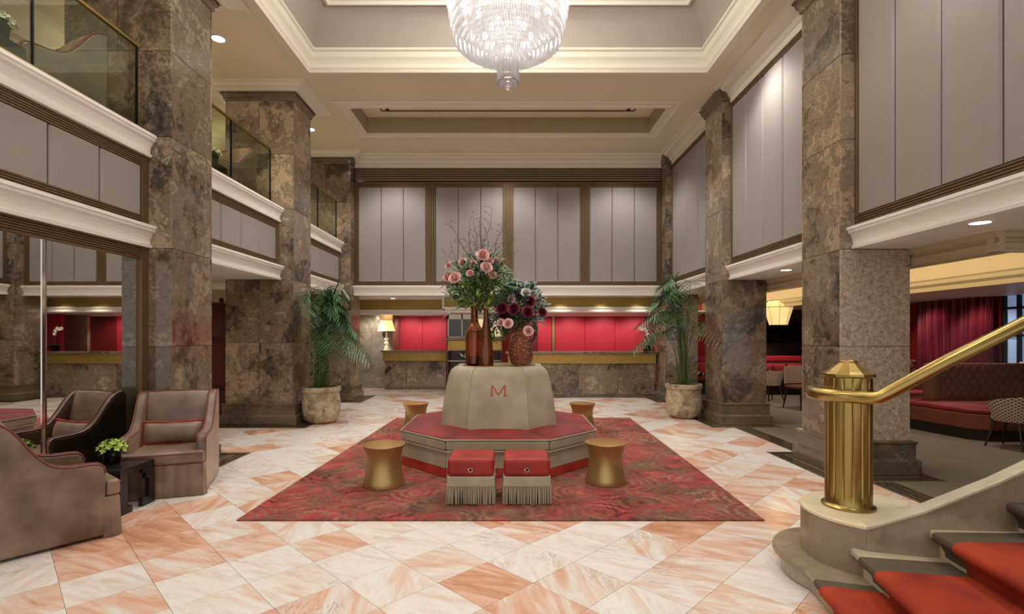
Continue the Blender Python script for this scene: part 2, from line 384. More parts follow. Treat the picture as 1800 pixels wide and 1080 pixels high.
def leafm(name, c, d):
    m = NM(name, .45); p = m.pos(); m.color(m.mix(m.noise(p, 14, 3), c, d)); m.set(m.b, 'Subsurface Weight', .0); return m.m
PALM = leafm('palm_leaf', srgb(24, 62, 34), srgb(92, 132, 80))
STEM = leafm('palm_stem', srgb(52, 76, 36), srgb(104, 116, 62))
LIME = leafm('lime_leaf', srgb(110, 150, 40), srgb(190, 205, 90))
LEAF = leafm('bouquet_leaf', srgb(60, 98, 50), srgb(132, 160, 94))
BLUEL = leafm('blue_green_leaf', srgb(30, 62, 56), srgb(120, 150, 140))
PINK = leafm('pink_petal', srgb(226, 150, 148), srgb(250, 226, 220))
BURG = leafm('burgundy_petal', srgb(82, 18, 40), srgb(138, 48, 72))
WHTP = leafm('white_petal', srgb(228, 224, 210), srgb(248, 244, 236))
MOSS = leafm('moss', srgb(40, 62, 20), srgb(96, 118, 44))
TWIG = simple('dark_twig', srgb(84, 66, 54), .8)
def mk_pot():
    m = NM('carved_stone', .8); p = m.pos(obj=True)
    n = m.noise(p, 7, 6, .6, .8); m.color(m.ramp(n, [(.3, srgb(116, 98, 70)), (.5, srgb(178, 160, 130)), (.75, srgb(208, 194, 166))]))
    m.bump(m.noise(p, 9, 5, .55, .5), .9, .06); return m.m
POT = mk_pot()
def mk_cush():
    m = NM('floral_cushion', .8); p = m.pos(obj=True); n = m.voro(p, 11, 'F1', 'Color'); bw = m.node('ShaderNodeRGBToBW'); m.link(n, bw.inputs[0])
    m.color(m.ramp(bw.outputs[0], [(.3, srgb(30, 18, 20)), (.45, srgb(190, 30, 50)), (.6, srgb(120, 30, 36)), (.75, srgb(225, 215, 205))])); return m.m
CUSH = mk_cush()
WINE = simple('brown_velvet_tufting', srgb(112, 62, 46), .5, nscale=5, var=.25, spec=.12)
DARKW = simple('dark_wall', srgb(40, 26, 24), .6)
TVB = simple('black_screen', srgb(8, 9, 11), .12)
PLAIN = simple('cream_wall', srgb(206, 192, 162), .7, nscale=2, var=.03)

# ------------------------------------------------------------------ floor
fl = struct('floor', MB().box(-8, -3, -.2, 9.2, 16.2, -.012), GROUT)
def clip(poly, a, b, c):   # keep a*x+b*y <= c
    out = []
    for i in range(len(poly)):
        p, q = poly[i-1], poly[i]; dp, dq = a*p[0]+b*p[1]-c, a*q[0]+b*q[1]-c
        if (dp <= 0) != (dq <= 0):
            t = dp/(dp-dq); out.append((p[0]+(q[0]-p[0])*t, p[1]+(q[1]-p[1])*t))
        if dq <= 0: out.append(q)
    return out
tiles = []; D = .287; g = .0013
for i in range(-34, 36):
    for j in range(-34, 36):
        cx = -.71+(i-j)*D; cy = 3.10+(i+j)*D
        if not (-6.6 < cx < 4.3 and -1.5 < cy < 15.6): continue
        h = D-g*1.4; poly = [(cx-h, cy), (cx, cy-h), (cx+h, cy), (cx, cy+h)]
        poly = clip(poly, 1, 0, 3.74)
        if len(poly) < 3: continue
        vis = cy > 2.3 and abs(cx) < cy*1.02 and cx > -3.8 and not (-1.9 < cx < 1.9 and 4.4 < cy < 8.9)
        tiles.append((0 if vis else 1, math.hypot(cx, cy), poly))
tiles.sort(key=lambda t: t[:2])
for k, (v, d, poly) in enumerate(tiles[:300]):
    MB().prism(poly, -.012, 0).build('tile', TILE, fl)
rest = MB()
for v, d, poly in tiles[300:]: rest.prism(poly, -.012, 0)
rest.build('tile_field', TILE, fl, kind='stuff')
# dark border inlays
def inlay(x0, y0, x1, y1):
    MB().prism(rect(x0, y0, x1, y1), 0, .003).build('border_inlay', BORD, fl)
    m = MB()
    for q in (.045, .10):
        for a in ((x0+q, y0+q, x1-q, y0+q+.022), (x0+q, y1-q-.022, x1-q, y1-q), (x0+q, y0+q, x0+q+.022, y1-q), (x1-q-.022, y0+q, x1-q, y1-q)):
            m.box(a[0], a[1], .003, a[2], a[3], .0042)
    m.build('black_inlay_line', BLKM, fl)
for y0, y1 in ((5.46, 6.22), (8.57, 9.34), (11.7, 12.45)):
    inlay(-4.9, y0-.28, -3.28, y1+.32)
for y0, y1 in ((5.53, 6.27), (8.6, 9.34), (11.7, 12.3)):
    inlay(3.32, y0-.28, 4.5, y1+.32)
for y0, y1 in ((-2.9, 5.24), (6.6, 8.31), (9.67, 11.41)):
    inlay(3.68, y0, 3.95, y1)
MB().prism(rect(3.93, -2.9, 9.1, 16.1), -.01, .002).build('lounge_carpet', CARP, fl)
# rug
rg = MB().prism([(-2.19, 4.13), (2.07, 4.13), (2.2, 9.25), (-2.01, 9.25)], .001, .013).build('rug', RUG)
tag(rg, 'large worn red and olive flower patterned rug under the round sofa', 'rug')

# ------------------------------------------------------------------ columns
def column(x0, x1, y0, y1, side, label, lowmat=None, zs=(.36, 1.38, 2.43, 3.62, 4.54, 5.45), halves=True):
    # side: +1 column of the right row (inner face at x0), -1 of the left row (inner face at x1)
    r = thing('column', label, 'column', ((x0+x1)/2, (y0+y1)/2, .005), group='marble hall columns')
    ox, oy = (x0+x1)/2, (y0+y1)/2; hx, hy = (x1-x0)/2, (y1-y0)/2
    MB().box(-hx+.02, -hy+.02, 0, hx-.02, hy-.02, 5.62).build('core', MARD, r)
    e = .003
    for k in range(len(zs)-1):
        za, zb = zs[k]+e-.005, zs[k+1]-e-.005
        mt = MARB
        if halves and k != 3:
            mid = 0 if k % 2 == 0 else 0
            fr = [(-hx, mid-e), (mid+e, hx)]
        else: fr = [(-hx, hx)]
        for a, b in fr:
            MB().box(a, -hy, za, b, -hy+.03, zb).build('slab', lowmat if (lowmat and k < 2) else mt, r)
        MB().box(-hx, hy-.03, za, hx, hy, zb).build('slab', mt, r)
        for sx in (-1, 1):
            xa = sx*hx; MB().box(xa-sx*.03, -hy+.031, za, xa, hy-.031, zb).build('slab', mt, r)
    def ring(q, za, zb, q2=None):
        q2 = q if q2 is None else q2
        return [(-hx-q, -hy-q), (hx+q, -hy-q), (hx+q, hy+q), (-hx-q, hy+q)]
    def stack(prof, name, mt):
        MB().rings([[(x, y, z) for x, y in ring(q, 0, 0)] for q, z in prof]).build(name, mt, r, bevel=.006)
    stack([(.075, 0), (.075, .15), (.06, .165), (.04, .17), (.04, .325), (.055, .335), (.055, .35), (.01, .36)], 'base', MARD)
    stack([(.0, 5.42), (.025, 5.44), (.03, 5.49), (.055, 5.51), (.06, 5.56), (.085, 5.58), (.085, 5.62)], 'capital', MARD)
    return r
column(-4.73, -3.6, 5.46, 6.22, -1, 'brown marble column nearest on the left, beside the mirror and armchairs')
column(-4.73, -3.6, 8.57, 9.34, -1, 'brown marble column on the left with the left potted palm at its foot')
column(-4.73, -3.6, 11.7, 12.45, -1, 'farthest marble column on the left, beside the reception lamp')
column(3.6, 4.34, 5.53, 6.27, 1, 'nearest right column with a speckled granite face behind the brass post', lowmat=GRAN, halves=False)
column(3.6, 4.34, 8.6, 9.34, 1, 'brown veined marble column on the right beside the right potted palm', halves=False)
column(3.6, 4.34, 11.7, 12.45, 1, 'farthest marble column on the right, behind the palm and reception desk', halves=False)

# ------------------------------------------------------------------ wall pieces
CORN = [(-.23, -.06), (-.23, .06), (-.20, .065), (-.19, .045), (-.15, .045), (-.12, .055), (-.08, .075), (-.06, .10), (-.035, .105), (-.03, .115), (0, .115), (0, -.06)]
def reed(n, wd, dep):   # section of a reeded frame strip
    s = [(-wd/2, -.02)]; st = wd/n
    for i in range(n):
        a = -wd/2+i*st; s += [(a, dep*.55), (a+st*.2, dep), (a+st*.8, dep), (a+st*.98, dep*.55)]
    s += [(wd/2, -.02)]; return s
tn = [0]
def trim(mb, mat, **k):
    tn[0] += 1; return struct('trim_%d' % tn[0], mb, mat, **k)
def panel_y(par, x, sx, ys, z0, z1, mat=GREY):   # upholstered strips on a wall plane x, facing sx
    for a, b in zip(ys[:-1], ys[1:]):
        a, b = min(a, b)+.006, max(a, b)-.006
        q = [(a, 0), (b, 0), (b, .012), (b-.02, .026), (a+.02, .026), (a, .012)]
        MB().rings([[(x+sx*d, y, z0) for y, d in q], [(x+sx*d, y, z1) for y, d in q]]).build('fabric_panel', mat, par, smooth=False, bevel=.004)

# left gallery
XL = -3.86
wl = struct('wall_left', MB().box(-6.3, -3, 0, -6.15, 12.6, 5.65), PLAIN)
gal = struct('floor_gallery', MB().box(-6.15, -3, 2.44, XL-.03, 12.4, 3.50), WHITE)
def left_bay(y0, y1, seams, glass, mirror=False):
    fz = struct('wall_gallery', MB().box(XL-.03, y0, 2.44, XL, y1, 3.62), BRONZ)
    panel_y(fz, XL, 1, seams, 2.76, 3.27)
    for z in (2.71, 3.33):
        MB().sweep(reed(5, .11, .03), (XL, y0+.1, z), (XL, y1-.1, z), (0, 0, 1), (1, 0, 0)).build('reeded_frame', BRONZ, fz)
    for y in (y0+.05, y1-.05):
        MB().sweep(reed(5, .10, .03), (XL, y, 2.655), (XL, y, 3.385), (0, 1, 0), (1, 0, 0)).build('reeded_frame', BRONZ, fz)
    for z in (2.66, 3.625):
        trim(MB().sweep(CORN, (XL, y0, z), (XL, y1, z), (0, 0, 1), (1, 0, 0)), WHITE)
    trim(MB().box(XL-.06, y0, 3.50, XL+.05, y1, 3.655), CREAM)
    rl = thing('glass_railing', glass[0], 'railing', (XL+.03, 0, 3.655), group='gallery glass railings')
    for a, b in zip(glass[1][:-1], glass[1][1:]):
        MB().box(-.006, a+.008, 0, .006, b-.008, .82).build('glass_panel', GLASS, rl)
    MB().box(-.02, glass[1][0], .82, .02, glass[1][-1], .85).build('top_rail', BRASS, rl, bevel=.006)
    for y in glass[1]: MB().box(-.011, y-.007, 0, .011, y+.007, .82).build('joint_post', IRON, rl)
    MB().box(-.015, glass[1][0], -.004, .015, glass[1][-1], .02).build('bottom_channel', BRASS, rl)
left_bay(-1.5, 5.46, [-.58, -.04, .50, 1.04, 1.58, 2.12, 2.66, 3.20, 3.74, 4.28, 4.82, 5.36], ('nearest glass gallery railing with brass top, upper left above the mirror', [.64, 1.8, 2.96, 4.12, 5.28]))
left_bay(6.22, 8.57, [6.32, 6.84, 7.36, 7.89, 8.46], ('middle glass gallery railing between the first two left columns', [6.3, 7.08, 8.24]))
left_bay(9.34, 11.7, [9.44, 9.96, 10.49, 11.04, 11.6], ('farthest glass gallery railing, beside the last left column', [9.42, 10.3, 11.4]))
# mirror wall
mw = struct('wall_mirror', MB().box(XL-.2, -1.5, 0, XL-.02, 5.46, 2.44), MARD)
for a, b in ((-1.3, 1.5), (1.52, 4.235), (4.28, 5.35)):
    MB().box(XL-.02, a, .16, XL, b, 2.3).build('mirror_pane', MIRR, mw)
for a in (1.51, 4.257):
    MB().rings([[(XL-.01, a-.022, z), (XL+.006, a-.022, z), (XL+.014, a, z), (XL+.006, a+.022, z), (XL-.01, a+.022, z)] for z in (.16, 2.3)]).build('bevel_strip', CHROME, mw)
MB().sweep(reed(6, .13, .03), (XL, -1.3, 2.365), (XL, 5.35, 2.365), (0, 0, 1), (1, 0, 0)).build('reeded_frame', BRONZ, mw)
MB().sweep(reed(5, .11, .03), (XL, 5.405, .16), (XL, 5.405, 2.43), (0, 1, 0), (1, 0, 0)).build('reeded_frame', BRONZ, mw)
struct('baseboard_left', MB().box(XL-.02, -1.5, 0, XL+.03, 5.38, .16), MARD, bevel=.008)
# gallery back wall crown
trim(MB().sweep([(-.4, 0), (-.4, .04), (-.3, .06), (-.2, .16), (-.12, .2), (-.1, .3), (0, .34), (0, 0)], (-6.15, -1, 5.65), (-6.15, 12.4, 5.65), (0, 0, 1), (1, 0, 0)), CREAM)
for z in (5.15, 5.05, 4.4): trim(MB().box(-6.15, -1, z, -6.12, 12.4, z+.03), CREAM)
struct('wall_gallery_end', MB().box(-6.15, 12.4, 0, -4.7, 12.55, 5.65), PLAIN)
struct('wall_aisle', MB().box(-7.0, 10.6, 0, -4.9, 10.72, 2.44), PLAIN)

# right upper wall
XR = 3.77
def right_bay(y0, y1, seams):
    wr = struct('wall_right', MB().box(XR, y0, 2.44, XR+.2, y1, 5.60), BRONZ)
    panel_y(wr, XR, -1, seams, 2.80, 5.31)
    MB().sweep(reed(5, .13, .035), (XR, y0+.03, 2.73), (XR, y1-.03, 2.73), (0, 0, 1), (-1, 0, 0)).build('reeded_frame', BRONZ, wr)
    MB().sweep(reed(3, .09, .03), (XR, y0+.03, 5.36), (XR, y1-.03, 5.36), (0, 0, 1), (-1, 0, 0)).build('reeded_frame', BRONZ, wr)
    for y in (seams[0]-.035, seams[-1]+.035):
        MB().sweep(reed(3, .07, .03), (XR, y, 2.665), (XR, y, 5.40), (0, 1, 0), (-1, 0, 0)).build('reeded_frame', BRONZ, wr)
    trim(MB().sweep(CORN, (XR, y0, 2.665), (XR, y1, 2.665), (0, 0, 1), (-1, 0, 0)), WHITE)
    trim(MB().sweep([(-.24, -.02), (-.24, .03), (-.20, .05), (-.17, .05), (-.15, .09), (-.09, .13), (-.07, .22), (-.04, .24), (-.035, .30), (0, .31), (0, -.02)],
                    (XR, y0, 5.65), (XR, y1, 5.65), (0, 0, 1), (-1, 0, 0)), CREAM)
right_bay(-1.5, 5.53, [.09, .63, 1.17, 1.71, 2.25, 2.79, 3.33, 3.885, 4.44, 4.97, 5.49])
right_bay(6.27, 8.6, [6.34, 6.99, 7.52, 8.06, 8.55])
right_bay(9.34, 11.7, [9.42, 10.10, 10.75, 11.2, 11.64])
# soffit and lounge ceiling
struct('ceiling_soffit', MB().box(XR+.06, -1.5, 2.435, 4.42, 14, 2.5), WHITE)
FASC = simple('beige_fascia', srgb(188, 172, 140), .5, nscale=2, var=.03)
fp = [(-.19, -.02), (-.19, .03), (-.165, .03), (-.155, .045), (-.11, .05), (-.10, .03), (-.07, .03), (-.06, .06), (0, .07), (0, -.02)]
trim(MB().sweep(fp, (4.40, 4.55, 2.44), (4.40, 14, 2.44), (0, 0, 1), (-1, 0, 0)), FASC)
trim(MB().sweep(fp, (4.34, 4.62, 2.44), (9.1, 4.62, 2.44), (0, 0, 1), (0, -1, 0)), FASC)
trim(MB().box(4.42, 4.64, 2.25, 4.55, 14, 2.5), FASC)
trim(MB().box(5.30, 4.66, 2.19, 5.34, 14, 2.5), FASC)
trim(MB().box(4.42, 4.5, 2.42, 5.34, 14, 2.5), FASC)
trim(MB().sweep([(-.14, -.02), (-.14, .04), (-.09, .05), (-.06, .09), (-.02, .10), (0, .12), (0, -.02)], (5.32, 4.66, 2.19), (5.32, 14, 2.19), (0, 0, 1), (-1, 0, 0)), FASC)
struct('ceiling_lounge', MB().box(5.33, 4.66, 2.2, 9.1, 14.4, 2.3), WHITE)
struct('ceiling_lounge_front', MB().box(4.42, -1.5, 2.435, 9.1, 4.62, 2.6), WHITE)
struct('wall_lounge_right', MB().box(8.75, -1.5, 0, 8.9, 8.5, 2.3).box(8.75, 9.1, 0, 8.9, 14.4, 2.3).box(8.75, 8.5, 0, 8.9, 9.1, .5), REDD)
struct('wall_lounge_back', MB().box(5.9, 14.0, 0, 9, 14.1, 2.44), DARKW)
struct('wall_lounge_back_red', MB().box(4.5, 14.0, 0, 5.9, 14.1, 2.44), REDW)

# ------------------------------------------------------------------ back wall
YB = 12.0; px = lambda p: (p-893)*YB/900
wb = struct('wall_back', MB().box(-3.75, YB, 2.44, 3.75, YB+.3, 5.65), BRONZ)
for a, b in ((630, 749), (766, 884), (902, 1020), (1036, 1155)):
    for k in range(3):
        xa = px(a)+(px(b)-px(a))*k/3+.005; xb = px(a)+(px(b)-px(a))*(k+1)/3-.005
        q = [(xa, 0), (xb, 0), (xb, .012), (xb-.02, .028), (xa+.02, .028), (xa, .012)]
        MB().rings([[(x, YB-d, z) for x, d in q] for z in (2.76, 4.96)]).build('fabric_panel', GREY, wb, bevel=.004)
for a in (626, 757.5, 893, 1028, 1160):
    MB().sweep(reed(5, .11 if a in (626, 1160) else .22, .03), (px(a), YB, 2.66), (px(a), YB, 5.08), (1, 0, 0), (0, -1, 0)).build('reeded_frame', BRONZ, wb)
for a, b in ((630, 749), (766, 884), (902, 1020), (1036, 1155)):
    MB().sweep(reed(4, .10, .03), (px(a), YB, 2.71), (px(b), YB, 2.71), (0, 0, 1), (0, -1, 0)).build('reeded_frame', BRONZ, wb)
    MB().sweep(reed(4, .11, .03), (px(a), YB, 5.015), (px(b), YB, 5.015), (0, 0, 1), (0, -1, 0)).build('reeded_frame', BRONZ, wb)
MB().box(-3.6, YB-.004, 5.10, 3.6, YB, 5.42).build('vent_backing', BLKM, wb)
SLAT = simple('beige_slat', srgb(140, 122, 98), .5)
for k in range(6):
    z = 5.125+k*.053
    MB().sweep([(0, 0), (.02, .03), (.03, .03), (.012, 0)], (-3.58, YB-.004, z), (3.58, YB-.004, z), (0, 0, 1), (0, -1, 0)).build('vent_slat', SLAT, wb)
trim(MB().sweep([(-.23, -.02), (-.23, .03), (-.19, .05), (-.16, .05), (-.14, .10), (-.09, .14), (-.07, .24), (-.04, .26), (-.035, .34), (0, .36), (0, -.02)],
                (-3.6, YB, 5.65), (3.62, YB, 5.65), (0, 0, 1), (0, -1, 0)), CREAM)
trim(MB().sweep(CORN, (-3.6, YB, 2.66), (3.62, YB, 2.66), (0, 0, 1), (0, -1, 0)), WHITE)

# ------------------------------------------------------------------ ceiling with coffers
ZC = 5.65
c = MB()
C1 = (-3.1, 3.1, 2.6, 7.98); C2 = (-2.87, 2.87, 9.29, 10.43)
for a in ((-6.3, -3, 4.0, C1[2]), (-6.3, C1[2], C1[0], C1[3]), (C1[1], C1[2], 4.0, C1[3]), (-6.3, C1[3], 4.0, C2[2]),
          (-6.3, C2[2], C2[0], C2[3]), (C2[1], C2[2], 4.0, C2[3]), (-6.3, C2[3], 4.0, 12.4)):
    c.box(a[0], a[1], ZC, a[2], a[3], ZC+.12)
ce = struct('ceiling', c, CEIL)
def ringsweep(R, prof):
    x0, x1, y0, y1 = R; m = MB()
    m.rings([[(x0+d, y0+d, z), (x1-d, y0+d, z), (x1-d, y1-d, z), (x0+d, y1-d, z)] for d, z in prof], cap=False); return m
ringsweep(C1, [(-.12, 5.648), (-.12, 5.62), (-.05, 5.615), (-.03, 5.60), (.0, 5.60), (.015, 5.64), (.03, 5.66), (.03, 5.72), (.05, 5.76), (.08, 5.80), (.10, 5.87), (.13, 5.885), (.13, 5.92)]).build('coffer_moulding', CREAM, ce)
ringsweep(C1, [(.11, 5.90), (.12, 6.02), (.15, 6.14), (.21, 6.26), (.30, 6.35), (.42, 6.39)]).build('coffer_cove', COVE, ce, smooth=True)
ringsweep(C1, [(.42, 6.42), (.42, 6.37), (.46, 6.36), (.48, 6.40), (.54, 6.43), (.58, 6.47), (.60, 6.52)]).build('coffer_top_moulding', CREAM, ce)
MB().box(-3, 2.7, 6.5, 3, 7.9, 6.6).build('coffer_top', CEIL, ce)
ringsweep(C2, [(-.26, 5.648), (-.26, 5.63), (-.2, 5.62), (-.18, 5.64), (-.08, 5.64), (-.06, 5.62), (0, 5.62), (0, 5.68)]).build('coffer_moulding', CREAM, ce)
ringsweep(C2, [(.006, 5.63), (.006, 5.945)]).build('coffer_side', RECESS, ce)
MB().box(-2.95, 9.2, 5.94, 2.95, 10.5, 6.0).build('coffer_top', CEIL, ce)
ringsweep((-2.5, 2.5, 9.55, 10.12), [(0, 5.939), (0, 5.925), (.03, 5.925), (.03, 5.939)]).build('slot_frame', BRONZ, ce)
for x in (-2.36, 2.36):
    MB().box(x-.03, 9.6, 5.92, x+.03, 10.07, 5.939).build('slot_diffuser', BLKM, ce)
# crown around each left column head
for y0, y1 in ((5.46, 6.22), (8.57, 9.34), (11.7, 12.4)):
    ringsweep((-4.73-.32, -3.6+.32, y0-.32, y1+.32), [(0, 5.649), (0, 5.63), (.03, 5.62), (.06, 5.62), (.1, 5.59), (.16, 5.57), (.2, 5.55), (.24, 5.55), (.24, 5.648)]).build('column_crown', CREAM, ce)

def downlight(x, y, z, label, r=.085):
    d = thing('downlight', label, 'light', (x, y, z), group='recessed downlights')
    MB().lathe([(r*.8, 0), (r*.8, -.006), (r, -.008), (r+.012, -.004), (r+.012, 0)], 24).build('bezel', WHITE, d, smooth=True)
    MB().lathe([(.001, -.0065), (r*.82, -.0065), (r*.82, -.002), (.001, -.002)], 24).build('lens', DLIT, d)
downlight(-4.05, 7.155, 5.65, 'round recessed ceiling light above the gallery, just right of the first left column', .1)
downlight(-3.98, 10.3, 5.65, 'small recessed ceiling light above the gallery beside the second left column capital', .1)
downlight(3.90, 4.23, 2.435, 'round recessed light in the white soffit above the brass handrail')
downlight(3.96, 7.29, 2.435, 'round recessed light in the white soffit between the two right columns')
for x, nm in ((-2.9, 'recessed light in the reception soffit above the table lamp side'), (-1.35, 'recessed light in the reception soffit above the left desk end')):
    downlight(x, 12.9, 2.435, nm, .06)

# ------------------------------------------------------------------ reception
struct('ceiling_reception', MB().box(-4.9, YB+.05, 2.44, 4.4, 14.0, 2.5).box(-4.9, 13.65, 2.08, -1.6, 15.7, 2.12).box(-1.6, 12.65, 2.08, 5.8, 15.7, 2.12), WHITE)
trim(MB().box(-3.95, 13.6, 2.17, -1.6, 13.66, 2.44), GOLDL)
trim(MB().box(-1.6, 12.6, 2.19, 4.3, 12.66, 2.44), GOLDL)
trim(MB().box(-1.62, 12.58, 2.06, -1.57, 13.7, 2.44), WHITE)
wm = [(-.13, 0), (-.13, .05), (-.1, .06), (-.09, .04), (-.04, .04), (-.03, .07), (0, .08), (0, 0)]
trim(MB().sweep(wm, (-4.1, 13.62, 2.18), (-1.6, 13.62, 2.18), (0, 0, 1), (0, -1, 0)), WHITE)
trim(MB().sweep(wm, (-1.6, 12.62, 2.2), (4.3, 12.62, 2.2), (0, 0, 1), (0, -1, 0)), WHITE)
wr_ = struct('wall_reception', MB().box(-4.9, 15.56, 0, 5.8, 15.7, 2.1), REDD)
for a, b in ((-3.27, -2.6), (-2.6, -1.86), (.9, 1.33), (1.42, 2.33), (2.33, 3.24), (3.24, 4.15)):
    MB().box(a+.004, 15.53, .1, b-.004, 15.56, 2.08).build('red_panel', REDW, wr_, bevel=.006)
MB().box(1.335, 15.5, 0, 1.415, 15.56, 2.08).build('gold_strip', GOLDT, wr_)
struct('wall_lamp_niche', MB().box(-4.5, 14.45, 0, -3.26, 14.6, 2.08), marble('grey_marble', [(.3, srgb(120, 108, 92)), (.6, srgb(176, 166, 150)), (.8, srgb(200, 192, 178))], srgb(215, 208, 195), va=.3))
struct('wall_niche_return', MB().box(-3.36, 14.6, 0, -3.26, 15.56, 2.08), MARD)
struct('wall_reception_right', MB().box(4.2, 14.5, 0, 5.8, 14.6, 2.08), BEIG)
struct('wall_reception_side', MB().box(-4.75, 12.45, 0, -4.65, 14.6, 2.44), MARB)

def desk(x0, x1, y0, y1, zt, label, seams):
    d = thing('reception_desk', label, 'desk', ((x0+x1)/2, y0, .005)); ox, oy = (x0+x1)/2, y0
    zt -= .005
    for a, b in zip(seams[:-1], seams[1:]):
        MB().box(a-ox+.003, 0.06, .08, b-ox-.003, .10, zt-.29).build('front_slab', MARB, d)
    MB().box(x0-ox+.1, .1, 0, x1-ox-.05, y1-oy, zt-.05).build('body', MARD, d)
    MB().box(x0-ox+.1, .07, 0, x1-ox-.05, .11, .08).build('plinth', MARD, d)
    MB().box(x0-ox+.06, .02, zt-.29, x1-ox-.03, .12, zt-.06).build('gold_apron', GOLDL, d, bevel=.008)
    MB().box(x0-ox, -.04, zt-.045, x1-ox, y1-oy, zt).build('countertop', MARB, d, bevel=.012)
    MB().box(x0-ox+.04, -.01, zt-.065, x1-ox, .12, zt-.045).build('top_moulding', BEIG, d)
desk(-3.5, -1.66, 14.06, 14.42, 1.09, 'left reception desk with gold apron and the table lamp on it', [-3.4, -2.8, -2.25, -1.71])
desk(-.06, 3.585, 12.27, 12.95, 1.115, 'long right reception desk with gold apron and dark marble front', [.04, .85, 1.7, 2.65, 3.53])
# centre cabinet between desks
cb = thing('display_cabinet', 'dark cabinet with gold apron and glazed top between the two reception desks', 'cabinet', (-.86, 13.2, .005))
MB().box(-.72, .35, 0, .72, .4, 1.1).box(-.72, 0, 0, -.68, .4, 1.1).box(.68, 0, 0, .72, .4, 1.1).box(-.72, 0, 0, .72, .4, .1).build('carcass', MAHOG, cb)
MB().box(-.68, .02, .82, .68, .35, .85).build('shelf', BEIG, cb, bevel=.004)
MB().box(-.70, -.02, 1.12, .70, .04, 1.37).build('gold_apron', GOLDL, cb, bevel=.006)
MB().box(-.8, -.08, 1.38, .8, .4, 1.42).build('marble_top', MARD, cb, bevel=.008)
MB().box(-.72, 0.04, 1.1, .72, .4, 1.12).build('shelf', BEIG, cb)
fr = MB()
for x in (-.72, -.36, 0, .36, .70): fr.box(x, .2, 1.43, x+.03, .24, 2.05)
fr.box(-.72, .2, 1.43, .73, .24, 1.46).box(-.72, .2, 1.92, .73, .24, 2.05)
fr.build('window_frame', WHITE, cb)
MB().box(-.70, .235, 1.44, -.02, .25, 1.95).build('dark_pane', simple('smoked_glass', srgb(70, 76, 62), .1), cb)
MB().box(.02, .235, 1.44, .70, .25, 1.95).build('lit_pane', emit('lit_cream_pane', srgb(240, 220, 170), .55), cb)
tp = thing('silver_teapot', 'silver teapot on the dark cabinet shelf behind the amber vases', 'teapot', (-1.08, 13.33, .858))
MB().lathe([(.05, 0), (.05, .01), (.03, .02), (.08, .06), (.10, .11), (.08, .16), (.04, .18), (.01, .2)], 16).build('body', CHROME, tp, smooth=True)
MB().tube([(-.09, 0, .1), (-.14, 0, .14), (-.17, 0, .19)], [.02, .015, .01]).build('spout', CHROME, tp, smooth=True)
MB().tube([(.09, 0, .15), (.14, 0, .14), (.14, 0, .08), (.09, 0, .07)], .008).build('handle', CHROME, tp, smooth=True)
# table lamp
lp = thing('table_lamp', 'table lamp with pleated cream shade on the left reception desk', 'lamp', (-3.38, 14.24, 1.092))
MB().lathe([(.09, 0), (.09, .02), (.05, .03), (.07, .08), (.03, .13), (.075, .19), (.03, .25), (.07, .31), (.025, .36), (.02, .5)], 20).build('base', emit('glowing_alabaster', srgb(244, 232, 190), .25), lp, smooth=True)
MB().lathe([(.235, .52), (.15, .82), (.148, .82), (.232, .52)], 72, mod=lambda t, z: 1+.035*math.cos(t*36)).build('lamp_shade', LAMPS, lp)
MB().lathe([(.237, .515), (.24, .53), (.232, .53)], 32).build('shade_trim', GOLDT, lp)
light('POINT', (-3.38, 14.24, 1.72), 6, (1, .82, .5), .05, name='table_lamp_bulb')
# orchid
orc = thing('potted_orchid', 'white potted orchid on the right end of the reception desk', 'plant', (3.42, 12.6, 1.117))
MB().lathe([(.07, 0), (.09, .02), (.095, .14), (.085, .14), (.08, .1)], 18).build('pot', CLEARG, orc, smooth=True)
m = MB()
for k in range(14):
    a = k*2.4; m.blade((0, 0, .1), (math.cos(a), math.sin(a), .7+.3*random.random()), (-math.cos(a)*.5, -math.sin(a)*.5, 1), .27, .07, .5)
m.build('leaves', PALM, orc, smooth=True)
MB().tube([(0, 0, .1), (.02, 0, .3), (-.01, 0, .48), (-.08, 0, .56), (-.17, 0, .57)], .005, 6).build('stem', STEM, orc)
for i, (x, z) in enumerate(((-.02, .5), (-.07, .56), (-.12, .54), (-.17, .56), (0, .43))):
    m = MB()
    for k in range(5):
        a = k*2*PI/5+.3; m.blade((x, -.01, z), (math.cos(a), -.3, math.sin(a)), (0, -1, 0), .055, .045, 0, 3)
    m.build('bloom', WHTP, orc, smooth=True)

# ------------------------------------------------------------------ round sofa
CX, CY = -.11, 6.48
so = thing('round_sofa', 'octagonal red and sage velvet sofa with a tall central back bearing a red letter M', 'sofa', (CX, CY, .014))
def octo(h, f=.56/1.14, hy=None):
    hy = hy or h; a = h*f; b = hy*f
    return [(-a, -hy), (a, -hy), (h, -b), (h, b), (a, hy), (-a, hy), (-h, b), (-h, -b)]
def frust(name, prof, mat, par, **k):
    return MB().rings([[(x, y, z) for x, y in octo(h)] for h, z in prof]).build(name, mat, par, **k)
frust('base', [(1.07, .0), (1.07, .27)], SAGE, so)
